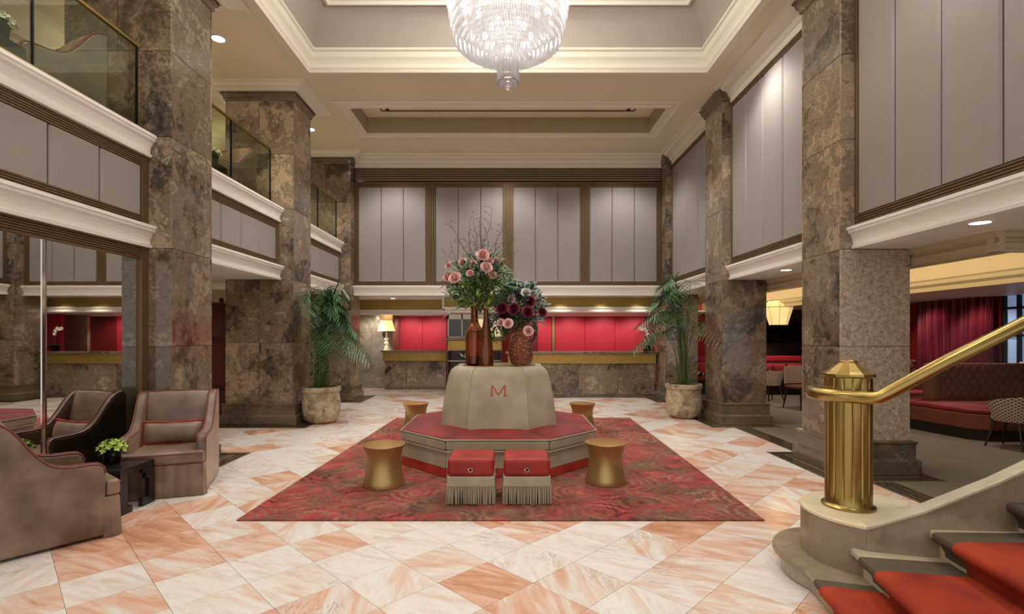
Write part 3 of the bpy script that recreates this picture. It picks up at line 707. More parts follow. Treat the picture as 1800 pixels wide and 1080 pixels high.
# skirts and cushion fronts, one per side
def side_pieces(h0, h1, z0, z1, thick, mat, name, bevel=.01, wav=0):
    a0, a1 = octo(h0), octo(h1); b0, b1 = octo(h0-thick), octo(h1-thick)
    for i in range(8):
        j = (i+1) % 8; m = MB(); n = 14
        def L(p, q, t): return (p[0]+(q[0]-p[0])*t, p[1]+(q[1]-p[1])*t)
        rs = []
        for k in range(n+1):
            t = .004+(k/n)*.992; w_ = 1+wav*math.sin(k*2.1+i)
            o0 = L(a0[i], a0[j], t); o1 = L(a1[i], a1[j], t); i0 = L(b0[i], b0[j], t); i1 = L(b1[i], b1[j], t)
            rs.append([(o0[0]*w_, o0[1]*w_, z0), (o1[0], o1[1], z1), (i1[0], i1[1], z1), (i0[0], i0[1], z0)])
        m.rings(rs).build(name, mat, so, bevel=bevel, smooth=True)
side_pieces(1.135, 1.115, .001, .085, .03, ORGV, 'red_skirt', .004, .004)
side_pieces(1.115, 1.10, .087, .262, .03, SAGE, 'sage_skirt', .006, .002)
side_pieces(1.125, 1.135, .268, .385, .2, SAGE, 'cushion_front', .025)
# red seat tops
oa, ob, oc, od = octo(1.125), octo(1.12), octo(.85), octo(.60)
for i in range(8):
    j = (i+1) % 8; e = .003
    def L(P, t): return (P[i][0]+(P[j][0]-P[i][0])*t, P[i][1]+(P[j][1]-P[i][1])*t)
    rs = []
    n = 10
    for k in range(n+1):
        t = e+(1-2*e)*k/n; q = math.sin(PI*k/n)**.3 if 0 < k < n else 0
        rs.append([(*L(oa, t), .375), (*L(oa, t), .385+.008*q), (*L(ob, t), .395+.008*q), (*L(oc, t), .408+.022*q), (*L(od, t), .405+.012*q), (*L(od, t), .375)])
    MB().rings(rs).build('seat_cushion', REDV, so, smooth=True)
for zz, h in ((.388, 1.132), (.268, 1.128)):
    MB().tube([(x, y, zz) for x, y in octo(h)], .009, 8, close=True).build('piping', SAGEP, so, smooth=True)
BP = [(.69, .39), (.675, .55), (.655, .71), (.63, .86), (.60, 1.0), (.575, 1.07), (.53, 1.108), (.46, 1.118)]
def bo(h): return octo(h, .52, h*.93)
for i in range(8):
    j = (i+1) % 8; m = MB(); rs = []
    for h, z in BP:
        P = bo(h); Q = bo(h-.05); t0, t1 = .006, .994
        def L(P, t): return (P[i][0]+(P[j][0]-P[i][0])*t, P[i][1]+(P[j][1]-P[i][1])*t)
        rs.append([(*L(P, t0), z), (*L(P, .5), z), (*L(P, t1), z), (*L(Q, t1), z-.01), (*L(Q, t0), z-.01)])
    m.rings(rs).build('back_panel', SAGE, so, smooth=True)
for i in range(8):
    MB().tube([(bo(h)[i][0], bo(h)[i][1], z) for h, z in BP], .007, 6).build('seam_piping', SAGEP, so, smooth=True)
MB().rings([[(x, y, z) for x, y in bo(h)] for h, z in ((.62, .38), (.6, .8), (.5, 1.09), (.47, 1.115))]).build('back_core', SAGE, so)
MB().rings([[(x, y, z) for x, y in bo(h)] for h, z in ((.45, 1.112), (.45, 1.12))]).build('top_tray', simple('bronze_tray', srgb(110, 88, 60), .3, .6), so)
# monogram
def front_y(z):
    for (h0, z0), (h1, z1) in zip(BP[:-1], BP[1:]):
        if z0 <= z <= z1: return -(h0+(h1-h0)*(z-z0)/(z1-z0))*.93
m = MB()
zc, hh, ww, st = .855, .058, .078, .0085
def bar(x0, z0, x1, z1, wd):
    ps = [(x0-wd, z0), (x0+wd, z0), (x1+wd, z1), (x1-wd, z1)]
    m.rings([[(x, front_y(z)-.002-d, z) for x, z in ps] for d in (.0, .004)])
bar(-ww, zc-hh, -ww+.004, zc+hh, .007); bar(ww, zc-hh, ww-.004, zc+hh, .007)
bar(0, zc-hh*.9, -ww+.006, zc+hh, .007); bar(0, zc-hh*.9, ww-.006, zc+hh, .007)
for x in (-ww, ww): bar(x-.010, zc-hh-.004, x-.010, zc-hh+.003, .0); m.box(x-.016, front_y(zc-hh)-.007, zc-hh-.004, x+.016, front_y(zc-hh)-.002, zc-hh+.002)
m.build('letter_m', simple('red_thread', srgb(186, 62, 44), .7), so, label='red embroidered letter M')

# vases on the sofa top
ZT = .014+1.12
va = thing('bottle_vase', 'tall amber glass bottle vase with broad shoulders, left of the pair', 'vase', (-.415, 6.33, ZT))
MB().lathe([(.085, 0), (.105, .02), (.11, .2), (.11, .38), (.10, .44), (.06, .50), (.045, .56), (.042, .70), (.05, .725), (.045, .725), (.036, .70), (.036, .58)], 28, mod=lambda t, z: 1+.025*math.cos(t*12)).build('glass_body', AMBER, va, smooth=True)
MB().lathe([(.06, .012), (.09, .03), (.092, .12), (.02, .13)], 18).build('water', simple('amber_water', srgb(120, 52, 22), .2), va, smooth=True)
vb = thing('bottle_vase', 'slender tapering amber glass bottle vase, right of the pair', 'vase', (-.262, 6.14, ZT))
MB().lathe([(.085, 0), (.088, .03), (.085, .12), (.075, .26), (.06, .40), (.04, .50), (.03, .58), (.03, .68), (.037, .70), (.03, .70), (.024, .66), (.025, .56)], 28, mod=lambda t, z: 1+.02*math.cos(t*10)).build('glass_body', AMBER, vb, smooth=True)
MB().lathe([(.06, .012), (.075, .03), (.07, .11), (.02, .12)], 18).build('water', simple('amber_water_dark', srgb(120, 52, 22), .2), vb, smooth=True)
jg = thing('jug_vase', 'hammered copper glass jug with a dark looped handle beside the bottle vases', 'vase', (.155, 6.27, ZT))
MB().lathe([(.07, 0), (.12, .02), (.145, .08), (.15, .18), (.14, .28), (.11, .37), (.06, .42), (.038, .47), (.036, .56), (.05, .585), (.045, .585), (.03, .56), (.03, .48)], 36, mod=lambda t, z: 1+.04*math.cos(t*7)*math.sin(z*26)).build('glass_body', COPPER, jg, smooth=True)
MB().tube([(.04, 0, .56), (.10, 0, .58), (.17, 0, .52), (.19, 0, .43), (.17, 0, .34), (.135, 0, .28)], [.014, .018, .02, .02, .017, .013], 10).build('handle', simple('dark_brown_glass', srgb(52, 26, 22), .1), jg, smooth=True)

def rose(c, r, d, mat, par):
    m = MB(); c = Vector(c); q = Vector(d).normalized().to_track_quat('Z', 'Y').to_matrix().to_4x4()
    rn = random.Random(int(c.x*1000))
    for ring_, (n, rr, tilt) in enumerate(((3, .26, -.15), (4, .42, .05), (5, .6, .28), (6, .8, .55), (7, 1.0, .9))):
        for k in range(n):
            a = 2*PI*k/n+ring_*.9+rn.uniform(-.15, .15); vs = []; fs = []; hw = rr*r*(1.5 if n < 5 else 1.15); til = tilt+rn.uniform(-.1, .1)
            for u in range(5):
                t = u/4; rad = r*rr*(.25+.75*math.sin(t*1.35))+r*.35*til*t**2; z = r*(-.45+t*(1.25-.75*til))-r*.25*til*max(0, t-.7)
                for v in range(6):
                    s_ = v/2.5-1; lat = hw*.62*s_*math.sin(.35+t*1.5); cup = -.25*rr*r*s_*s_; ruf = .07*r*math.sin(v*2.3+k+ring_)*t
                    vs.append(((rad+cup)*math.cos(a)-lat*math.sin(a), (rad+cup)*math.sin(a)+lat*math.cos(a), z-.12*r*abs(s_)**2*t+ruf))
            for u in range(4):
                for v in range(5): fs.append((u*6+v, u*6+v+1, u*6+v+7, u*6+v+6))
            m.add(vs, fs)
    m.xf(Matrix.Translation(c) @ q).build('rose_bloom' if mat is PINK else 'bloom', mat, par, smooth=True)

def px3(p, y, Y): return ((p-893)*Y/900, Y, 1.5-(y-590)*Y/900)
# bouquet 1
b1 = thing('flower_bouquet', 'tall bouquet of pink roses, green foliage and curly twigs in the bottle vases', 'flowers', (-.34, 6.25, ZT+.69))
O = Vector((-.34, 6.25, ZT+.69))
def rel(v): return tuple(Vector(v)-O)
for p, y, Y, r in ((848, 448, 6.0, .075), (855, 470, 5.95, .07), (799, 488, 5.95, .07), (787, 486, 6.15, .065), (788, 466, 6.2, .045), (813, 460, 6.1, .05), (832, 462, 6.05, .04), (862, 458, 6.05, .04), (874, 458, 6.2, .045), (826, 480, 6.0, .045), (866, 484, 6.05, .05)):
    c = rel(px3(p, y, Y)); rose(c, r*.86, (c[0]*1.6+.25*math.sin(p), -.8, .45), PINK, b1)
def spray(name, mat, n, spread, h0, h1, L, W, seedy=1, par=b1, center=(0, 0, 0), dy=.6, flat=.4):
    m = MB(); rnd = random.Random(seedy)
    for k in range(n):
        a = rnd.uniform(0, 2*PI); t = rnd.random()**.6; z = h0+(h1-h0)*rnd.random(); rr = spread*t*(.35+.65*math.sin(PI*min(1, max(0, (z-h0)/(h1-h0)*.75+.2))))
        p = (center[0]+rr*math.cos(a), center[1]+dy*rr*math.sin(a), z); d = Vector((math.cos(a)*.8+rnd.uniform(-.5, .5), math.sin(a)*.8-.2+rnd.uniform(-.5, .5), rnd.uniform(-.3, 1)))
        m.blade(p, d, (rnd.uniform(-.4, .4), -.6, 1), L*rnd.uniform(.6, 1.3), W*rnd.uniform(.7, 1.2), rnd.uniform(0, .5), 3)
    return m.build(name, mat, par, smooth=True, kind='stuff')
spray('dark_foliage', PALM, 360, .40, .10, .62, .12, .04, 3)
spray('green_foliage', LEAF, 620, .46, .04, .64, .10, .03, 4)
spray('lime_foliage', LIME, 320, .30, .0, .34, .12, .026, 5)
spray('pale_berry_sprigs', leafm('pale_sprig', srgb(150, 140, 96), srgb(196, 186, 140)), 520, .42, .08, .55, .05, .014, 6)
m = MB()   # big blue-green leaf hanging to the left
m.blade((-.1, -.1, .06), (-.85, -.2, -.15), (0, -.3, 1), .36, .09, .35, 6); m.build('glaucous_leaf', BLUEL, b1, smooth=True)
m = MB()
for k in range(16):
    a = k/16*PI*1.0+.1; m.tube([(0, 0, -.06), (math.cos(a)*.12, math.sin(a*3)*.06, .2), (math.cos(a)*.26, math.sin(a*3)*.1, .42)], [.006, .004, .003], 5)
m.build('stems', STEM, b1)
m = MB(); rnd = random.Random(11)
for k in range(26):
    ax = rnd.uniform(-1, 1); p = Vector((ax*.10, rnd.uniform(-.1, .1), .3)); d = Vector((ax*.55, rnd.uniform(-.2, .1), 1)).normalized(); pts = [p.copy()]
    L = rnd.uniform(.5, 1.0)*(1-.35*abs(ax))
    for s in range(9):
        d = (d+Vector((rnd.uniform(-.28, .28)+ax*.05, rnd.uniform(-.2, .2), rnd.uniform(-.15, .12)))).normalized(); p = p+d*L/9; pts.append(p.copy())
        if s > 2 and rnd.random() < .8:
            e = p+Vector((rnd.uniform(-.09, .09), rnd.uniform(-.04, .04), rnd.uniform(0, .09))); m.tube([p, (p+e)/2+Vector((0, 0, .012)), e], .0018, 4)
            m.ball(e, .0065, 5, 3)
    m.tube(pts, [.0035*(1-.6*i/9) for i in range(10)], 4)
m.build('curly_twigs', TWIG, b1, kind='stuff')
# bouquet 2
b2 = thing('flower_bouquet', 'low bouquet of burgundy dahlias, pale blooms and blue-green leaves in the copper jug', 'flowers', (.14, 6.25, ZT+.55))
O = Vector((.14, 6.25, ZT+.55))
for p, y, Y, r, mt in ((882, 542, 6.05, .06, BURG), (903, 543, 6.0, .06, BURG), (928, 549, 5.95, .06, BURG), (932, 530, 6.05, .055, BURG), (886, 555, 6.1, .05, BURG), (914, 518, 6.2, .05, BURG), (954, 549, 6.1, .045, BURG),
                       (925, 514, 6.1, .05, WHTP), (938, 518, 6.15, .05, WHTP), (899, 526, 6.1, .04, PINK), (893, 569, 5.95, .05, PINK), (880, 567, 6.05, .04, PINK), (929, 582, 5.95, .05, PINK), (903, 527, 6.3, .04, WHTP)):
    c = rel(px3(p, y, Y)); rose(c, r, (c[0]*1.2, -.8, .3), mt, b2)
spray('blue_green_foliage', BLUEL, 520, .33, -.02, .46, .08, .05, 8, b2)
spray('dark_foliage', PALM, 320, .31, -.12, .42, .09, .03, 9, b2)
spray('fern', leafm('fern_leaf', srgb(40, 96, 44), srgb(86, 140, 70)), 260, .13, -.25, .02, .11, .014, 10, b2, center=(-.27, -.05, 0))
spray('grey_berries', leafm('grey_berry', srgb(110, 116, 130), srgb(160, 170, 184)), 90, .10, -.1, .08, .04, .03, 12, b2, center=(-.33, -.05, 0))
m = MB()
for k in range(12):
    a = k/12*2*PI; m.tube([(0, 0, -.05), (math.cos(a)*.1, math.sin(a)*.06, .12), (math.cos(a)*.22, math.sin(a)*.1, .26)], [.005, .004, .003], 5)
m.build('stems', STEM, b2)

# ------------------------------------------------------------------ gold drum tables
def drum(x, y, label, first=[None]):
    if first[0]: return dup(first[0], (x, y, .013 if y < 9 and abs(x) < 2 else 0), 0, label)
    t = thing('drum_table', label, 'side table', (x, y, .013), group='gold drum side tables'); first[0] = t
    MB().lathe([(.205, 0), (.208, .012), (.195, .06), (.175, .14), (.165, .22), (.17, .30), (.188, .36), (.205, .39), (.208, .398)], 56).build('waisted_body', GOLDT, t, smooth=True)
    MB().lathe([(.207, .396), (.207, .404), (.196, .406), (.001, .404)], 56).build('round_top', simple('satin_gold_top', srgb(198, 160, 98), .3, .8), t, smooth=True)
    return t
drum(-1.235, 5.10, 'gold waisted drum side table at the front left of the rug')
drum(.99, 5.20, 'gold waisted drum side table at the front right of the rug')
drum(-1.476, 8.2, 'gold drum side table partly hidden behind the left of the round sofa')
drum(1.19, 8.2, 'gold drum side table partly hidden behind the right of the round sofa')

# ------------------------------------------------------------------ fringed ottomans
def ottoman(x, y, label):
    t = thing('fringed_ottoman', label, 'ottoman', (x, y, .013), group='fringed cube ottomans')
    W = .205
    MB().box(-W+.03, -W+.03, .005, W-.03, W-.03, .25).build('core', simple('dark_core', srgb(40, 34, 26), .9), t)
    MB().box(-W, -W, .245, W, W, .405).build('red_cushion', ORGV, t, bevel=.035, seg=4, smooth=True)
    MB().box(-W-.002, -W-.002, .18, W+.002, W+.002, .25).build('sage_band', SAGE, t, bevel=.006)
    MB().box(-W-.005, -W-.005, .165, W+.005, W+.005, .183).build('braid', SAGEP, t, bevel=.004)
    m = MB(); n = 40; rnd = random.Random(int((x+9)*10))
    for s in range(4):
        for k in range(n):
            u = -W+2*W*(k+.5)/n+rnd.uniform(-.001, .001); o_ = rnd.uniform(0, .007); a = [(u, -W-o_), (W+o_, u), (u, W+o_), (-W-o_, u)][s]; o2 = rnd.uniform(-.004, .004)
            m.tube([(a[0], a[1], .17), (a[0]+o2, a[1], .09), (a[0]+o2*1.5, a[1]+o2, .004+rnd.uniform(0, .01))], [.0042, .0045, .0038], 5)
    m.build('fringe', SAGE, t, kind='stuff')
    MB().tube([(.018*math.cos(a), -W-.012, .31+.018*math.sin(a)) for a in [2*PI*k/18 for k in range(18)]], .004, 6, close=True).build('ring_pull', CHROME, t, smooth=True)
    MB().ball((0, -W-.003, .322), .011).build('ring_boss', IRON, t, smooth=True)
ottoman(-.328, 4.685, 'left fringed cube ottoman with orange red velvet top and ring pull')
ottoman(.166, 4.685, 'right fringed cube ottoman with orange red velvet top and ring pull')

# ------------------------------------------------------------------ armchairs (front faces -Y in local space)
def armchair(label, cat='armchair'):
    t = thing('armchair', label, cat, (0, 0, 0), group='taupe velvet armchairs'); W, Dp = .355, .33
    # side outline: (y, z)
    out = [(-Dp, .02), (-Dp-.005, .48), (-Dp+.005, .525), (-Dp+.03, .55), (-Dp+.09, .557), (-.14, .558), (-.06, .57), (0, .60), (.05, .65), (.10, .72), (.15, .80), (.20, .87), (.25, .91), (.31, .925), (Dp+.01, .92), (Dp+.01, .5), (Dp, .02)]
    for sx in (-1, 1):
        xo, xi = sx*W, sx*(W-.085)
        MB().rings([[(x, y, z) for y, z in out] for x in ((xo, xi) if sx < 0 else (xi, xo))]).build('arm', TAUPE, t, bevel=.02, seg=3, smooth=True)
        for x in (xo, xi):
            MB().tube([(x-sx*.006 if x == xo else x+sx*.006, y, z) for y, z in out[1:14]], .0065, 6).build('piping', PIPE, t, smooth=True)
    # back between the wings
    rs = []
    for z, y in ((.36, .13), (.55, .155), (.75, .19), (.88, .22), (.925, .25)):
        rs.append([(-W+.08, y, z), (-.12, y-.02, z), (.12, y-.02, z), (W-.08, y, z), (W-.08, y+.07, z), (-W+.08, y+.07, z)])
    MB().rings(rs).build('inner_back', TAUPE, t, smooth=True, bevel=.015)
    MB().box(-W+.02, .27, .02, W-.02, Dp, .92).build('outer_back', TAUPE, t, bevel=.02, smooth=True)
    MB().tube([(-W+.03, .255, .928), (0, .25, .932), (W-.03, .255, .928)], .0065, 6).build('piping', PIPE, t, smooth=True)
    MB().box(-W+.085, -Dp+.0, .10, W-.085, .2, .30).build('seat_deck', TAUPE, t, bevel=.01)
    # T cushion
    q = [(-W+.088, .14), (-W+.088, -Dp-.006), (-W+.008, -Dp-.006), (-W+.008, -Dp-.10), (W-.008, -Dp-.10), (W-.008, -Dp-.006), (W-.088, -Dp-.006), (W-.088, .14)][::-1]
    MB().rings([[(x, y, z) for x, y in q] for z in (.30, .42)]).build('seat_cushion', TAUPE, t, bevel=.028, seg=4, smooth=True)
    MB().tube([(-W+.012, -Dp-.098, .398), (W-.012, -Dp-.098, .398)], .006, 6).build('piping', PIPE, t)
    MB().tube([(-W+.012, -Dp-.098, .315), (W-.012, -Dp-.098, .315)], .006, 6).build('piping', PIPE, t)
    # front skirt
    pts = []
    n = 24
    for k in range(n+1):
        x = -W+.002+(2*W-.004)*k/n; y = -Dp-.09-.004*math.sin(k*1.9); pts.append((x, y))
    MB().rings([[(x, y-(.012 if z < .1 else 0), z), (x, y+.05, z)] for z in (0,) for x, y in pts][:0] or
               [[(x, y-.012, .006), (x, y, .30), (x, -Dp+.01, .30), (x, -Dp+.01, .006)] for x, y in pts]).build('front_skirt', TAUPE, t, smooth=True)
    for sx in (-1, 1):
        MB().rings([[(sx*(W-.012), -Dp-.107, z) if z < .1 else (sx*(W-.012), -Dp-.094, z), (sx*(W+.02 if z < .1 else W+.002), -Dp-.05, z), (sx*(W-.012), -Dp-.02, z)] for z in (.006, .29)]).build('corner_pleat', TAUPE, t)
    return t
ac = armchair('taupe velvet armchair facing the room, backed by the first left column')
ac.location = (-3.335, 5.09, 0); ac.rotation_euler = (0, 0, math.radians(20))
a2 = dup(ac, (-3.43, 3.74, 0), math.radians(90+52), 'taupe velvet armchair seen from its side at the left edge of the photo'); a2.scale = (.92, .96, 1)
a3 = dup(ac, (-4.36, 4.84, 3.5), math.radians(-25), 'taupe armchair upstairs on the gallery behind the nearest glass railing')
a4 = dup(ac, (-4.38, 7.82, 3.5), math.radians(-20), 'taupe armchair upstairs on the gallery behind the middle glass railing')
# lumbar cushion
cu = thing('lumbar_cushion', 'long taupe cushion with red trim propped in the armchair before the column', 'cushion', (-3.335, 5.09, 0), math.radians(20))
def pillow(mb, w, h, d, loc, tilt):
    n = 12; rs = []
    for i in range(n+1):
        u = i/n*2-1; r = []
        for k in range(16):
            a = 2*PI*k/16; th = (1-abs(u)**4)**.5*.85+.15; hh = h*(1+.05*abs(u)**3); r.append((w*u, d*th*math.cos(a)*abs(math.cos(a))**-.2 if abs(math.cos(a)) > .05 else 0, hh*math.sin(a)))
        rs.append(r)
    m = Matrix.Translation(loc) @ Matrix.Rotation(tilt, 4, 'X'); b = MB().rings(rs); b.xf(m); mb.add(b.v, b.f); return mb
pillow(MB(), .25, .098, .065, (0, .04, .53), -.15).build('pillow', TAUPE, cu, smooth=True)
mt = Matrix.Translation((0, .04, .53)) @ Matrix.Rotation(-.15, 4, 'X')
MB().tube([(-.26, 0, -.11), (0, 0, -.10), (.26, 0, -.11), (.25, 0, 0), (.26, 0, .115), (0, 0, .10), (-.26, 0, .115), (-.25, 0, 0)], .011, 6, close=True).xf(mt).build('red_trim', ORGV, cu, smooth=True)

# ------------------------------------------------------------------ black fret tables
def fret_table(label, loc):
    t = thing('fret_table', label, 'side table', loc, group='black fretwork side tables')
    X, Y, H = .19, .205, .385
    MB().box(-X, -Y, H-.04, X, Y, H).build('table_top', BLACKW, t, bevel=.004)
    for sx in (-1, 1):
        xo, xi = sx*X, sx*(X-.035); sg = MB()
        sg.box(xo, -Y, 0, xi, -Y+.085, H-.04); sg.box(xo, -Y+.085, 0, xi, -Y+.14, .055)
        sg.box(xo, Y-.07, 0, xi, Y, H-.04); sg.box(xo, Y-.15, .0, xi, Y-.07, .075)
        sg.box(xo, -Y, H-.055, xi, Y, H-.039); sg.box(xo, Y-.11, H-.15, xi, Y-.07, H-.04); sg.box(xo, Y-.15, H-.09, xi, Y-.11, H-.04)
        sg.build('fret_side', BLACKW, t)
    return t
ft = fret_table('black lacquer table with fretwork sides between the two lower armchairs', (-3.39, 4.43, 0))
f2 = dup(ft, (-4.2, 4.06, 3.5), 0, 'black fretwork table upstairs behind the nearest glass railing')
f3 = dup(ft, (-4.2, 7.1, 3.5), 0, 'black fretwork table upstairs behind the middle glass railing')
def posy(label, loc, petal, nm='flower_bowl'):
    t = thing(nm, label, 'flowers', loc)
    MB().lathe([(.05, 0), (.062, .01), (.068, .06), (.07, .11), (.062, .11), (.055, .09)], 20).build('glass_vase', CLEARG, t, smooth=True)
    m = MB(); rnd = random.Random(3)
    for k in range(60):
        a = rnd.uniform(0, 2*PI); e = rnd.uniform(.0, 1.4); d = Vector((math.cos(a)*math.cos(e), math.sin(a)*math.cos(e), math.sin(e))); m.blade(Vector((0, 0, .09))+d*.03, d, (0, 0, 1), .07, .03, .3, 3)
    m.build('leaves', PALM, t, kind='stuff')
    for k in range(24):
        a = k*2.399; e = math.asin(min(1, .08+.92*(k/23.0))); R = .098
        c = Vector((math.cos(a)*math.cos(e)*R, math.sin(a)*math.cos(e)*R, .12+math.sin(e)*R*.75)); m = MB(); d = (c-Vector((0, 0, .1))).normalized()
        q = d.to_track_quat('Z', 'Y').to_matrix()
        for j in range(5):
            b = j*2*PI/5+k; m.blade(c, q @ Vector((math.cos(b), math.sin(b), .55)), d, .038, .024, 0, 2)
        m.build('bloom', petal, t, smooth=True)
    return t
posy('bowl of lime green orchid blooms on the lower black table', (-3.45, 4.46, .386), LIME)
posy('white flower posy upstairs on the table behind the nearest glass railing', (-4.08, 4.10, 3.886), WHTP)
posy('white flower posy upstairs on the table behind the middle glass railing', (-4.08, 7.08, 3.886), WHTP)

# ------------------------------------------------------------------ potted palms
def palm(loc, label, seed, fronds, hh, rad, mat=PALM):
    t = thing('potted_palm', label, 'plant', loc, group='potted palms'); rnd = random.Random(seed)
    MB().lathe([(.20, 0), (.24, .01), (.29, .08), (.315, .2), (.32, .34), (.31, .44), (.30, .50), (.305, .52), (.325, .54), (.325, .60), (.31, .615), (.27, .615), (.27, .56)], 48, mod=lambda a, z: 1+(.018*math.sin(a*7+z*20)+.012*math.sin(a*13-z*31) if .06 < z < .48 else 0)).build('stone_pot', POT, t, smooth=True)
    m = MB().lathe([(.275, .57), (.2, .60), (.1, .62), (.001, .625)], 20)
    for k in range(120):
        a = rnd.uniform(0, 2*PI); r_ = .24*rnd.random()**.5; m.blade((r_*math.cos(a), r_*math.sin(a), .60), (math.cos(a), math.sin(a), 1.2), (0, 0, 1), .07, .012, .3, 2)
    m.build('moss', MOSS, t, kind='stuff')
    for k in range(fronds):
        a = k*2.399+rnd.uniform(-.3, .3); da = Vector((math.cos(a), math.sin(a), 0))
        if da.x*loc[0] > .25 and (da.y > -.85): da = Vector((-da.x*.7, da.y*1.0-.15, 0)).normalized(); a = math.atan2(da.y, da.x)
        b0 = Vector((rnd.uniform(-.13, .13), rnd.uniform(-.1, .1), .6))
        q = (k+.5)/fronds; top = hh*(1-.42*q*rnd.uniform(.8, 1.1)); R = rad*(.35+.65*q)*rnd.uniform(.8, 1.1)
        pts = []
        for s in range(15):
            u = s/14; zz = b0.z+(top-b0.z)*math.sin(min(1, u*1.35)*PI/2)-.75*max(0, u-.55)**1.6*(1+q); rr = R*u**1.9*1.1
            p = Vector((b0.x, b0.y, 0))+da*rr; p.z = zz; pts.append(p)
        m = MB(); m.tube(pts, [.009*(1-.8*i/14) for i in range(15)], 5)
        st = m.build('stem', STEM, t, smooth=True)
        m = MB()
        nl = 17
        for i in range(nl):
            u = .42+.58*(i+.5)/nl; f = u*14; i0 = min(13, int(f)); p = pts[i0].lerp(pts[i0+1], f-i0); tg = (pts[i0+1]-pts[i0]).normalized()
            sd = tg.cross(Vector((0, 0, 1)))
            if sd.length < .2: sd = Vector((-da.y, da.x, 0))
            sd.normalize(); L = .36*(math.sin(PI*(.12+.80*(i+.5)/nl))**.6)*rnd.uniform(.85, 1.1)
            for sg in (-1, 1):
                d = sd*sg+tg*.55+Vector((0, 0, .12)); m.blade(p, d, Vector((0, 0, 1)), L, .019, rnd.uniform(.15, .5), 4)
        m.build('leaflets', mat, st, smooth=True)
    return t
palm((-3.23, 8.86, .004), 'bushy potted palm in a carved stone pot at the second left column', 5, 42, 2.42, .74)
palm((3.22, 9.38, .004), 'open airy potted palm in a carved stone pot at the second right column', 12, 26, 2.6, .98)

# ------------------------------------------------------------------ chandelier
ch = thing('chandelier', 'tiered crystal rod chandelier hanging from the ceiling coffer', 'chandelier', (0, 5.4, 6.5))
def zc_(z): return z-6.5
tiers = [(.64, 4.98, .62), (.622, 4.86, .14), (.605, 4.76, .14), (.585, 4.67, .13), (.56, 4.60, .13), (.52, 4.565, .11), (.475, 4.54, .11), (.43, 4.52, .10), (.385, 4.50, .10), (.34, 4.48, .10), (.295, 4.46, .10), (.25, 4.44, .10), (.205, 4.425, .10), (.16, 4.41, .10)]
rnd = random.Random(2)
for r, zb, L in tiers:
    n = int(2*PI*r/.026); m = MB()
    for k in range(n):
        a = 2*PI*k/n; dz = rnd.uniform(-.008, .008); cx, cy = r*math.cos(a), r*math.sin(a); w_ = .0085
        m.rings([[(cx+w_*q*math.cos(b), cy+w_*q*math.sin(b), zc_(z)) for b in (a, a+PI/2, a+PI, a+1.5*PI)] for z, q in ((zb+dz-.012, .1), (zb+dz, 1), (zb+dz+L, 1))])
    m.build('crystal_tier', CRYS, ch, kind='stuff')
    MB().tube([(r*math.cos(a), r*math.sin(a), zc_(zb+L+.004)) for a in [2*PI*k/40 for k in range(40)]], .005, 4, close=True).build('tier_ring', CHROME, ch)
m = MB()
for r, zb, zt in ((.11, 4.155, 4.45), (.075, 4.165, 4.45)):
    n = 22 if r > .1 else 14
    for k in range(n):
        a = 2*PI*k/n; cx, cy = r*math.cos(a), r*math.sin(a)
        m.rings([[(cx+.009*q*math.cos(b), cy+.009*q*math.sin(b), zc_(z)) for b in (a, a+PI/2, a+PI, a+1.5*PI)] for z, q in ((zb-.01, .2), (zb, 1), (zt, 1))])
m.build('drop_cylinder', CRYS, ch, kind='stuff')
MB().tube([(.11*math.cos(a), .11*math.sin(a), zc_(4.165)) for a in [2*PI*k/30 for k in range(30)]], .007, 5, close=True).build('tier_ring', CHROME, ch)
MB().ball((0, 0, zc_(4.14)), .045, 14, 8).build('crystal_ball', mk_amber('crystal_ball_glass', (.9, .92, .92), 0), ch, smooth=True)
for k in range(8):  # arms, dishes and bulbs added above the view around the room fill lights
    a = k*PI/4+.39; MB().tube([(.6*math.cos(a), .6*math.sin(a), zc_(5.6)), (.8*math.cos(a), .8*math.sin(a), zc_(5.62)), (.95*math.cos(a), .95*math.sin(a), zc_(5.75)), (.98*math.cos(a), .98*math.sin(a), zc_(5.9))], .01, 6).build('arm', CHROME, ch, smooth=True)
    MB().lathe([(.03, 0), (.05, .02), (.001, .021)], 12, (.98*math.cos(a), .98*math.sin(a), zc_(5.89))).build('added_bobeche', CRYS, ch, smooth=True)
    MB().ball((.98*math.cos(a), .98*math.sin(a), zc_(5.95)), .03, 10, 6, (1, 1, 1.3)).build('bulb', BULB, ch, smooth=True)
MB().tube([(.62*math.cos(a), .62*math.sin(a), zc_(5.61)) for a in [2*PI*k/40 for k in range(40)]], .012, 6, close=True).build('frame_ring', CHROME, ch, smooth=True)
MB().lathe([(.05, zc_(5.0)), (.05, zc_(5.8)), (.03, zc_(5.85)), (.03, -.06), (.12, -.04), (.14, -.005)], 32).build('frame_and_stem', CHROME, ch, smooth=True)
for k in range(12):
    a = 2*PI*k/12; MB().ball((.45*math.cos(a), .45*math.sin(a), zc_(4.78)), .03, 10, 6, (1, 1, 1.3)).build('bulb', BULB, ch, smooth=True)
for k in range(8):
    a = 2*PI*k/8; MB().ball((.24*math.cos(a), .24*math.sin(a), zc_(4.66)), .03, 10, 6, (1, 1, 1.3)).build('bulb', BULB, ch, smooth=True)
for k in range(14):
    a = 2*PI*k/14; MB().ball((.54*math.cos(a), .54*math.sin(a), zc_(5.15)), .03, 10, 6, (1, 1, 1.3)).build('bulb', BULB, ch, smooth=True)

# ------------------------------------------------------------------ stairs
stg = thing('staircase', 'curved stone staircase with orange red carpet at lower right', 'stairs', (0, 0, .005))
R0 = .15
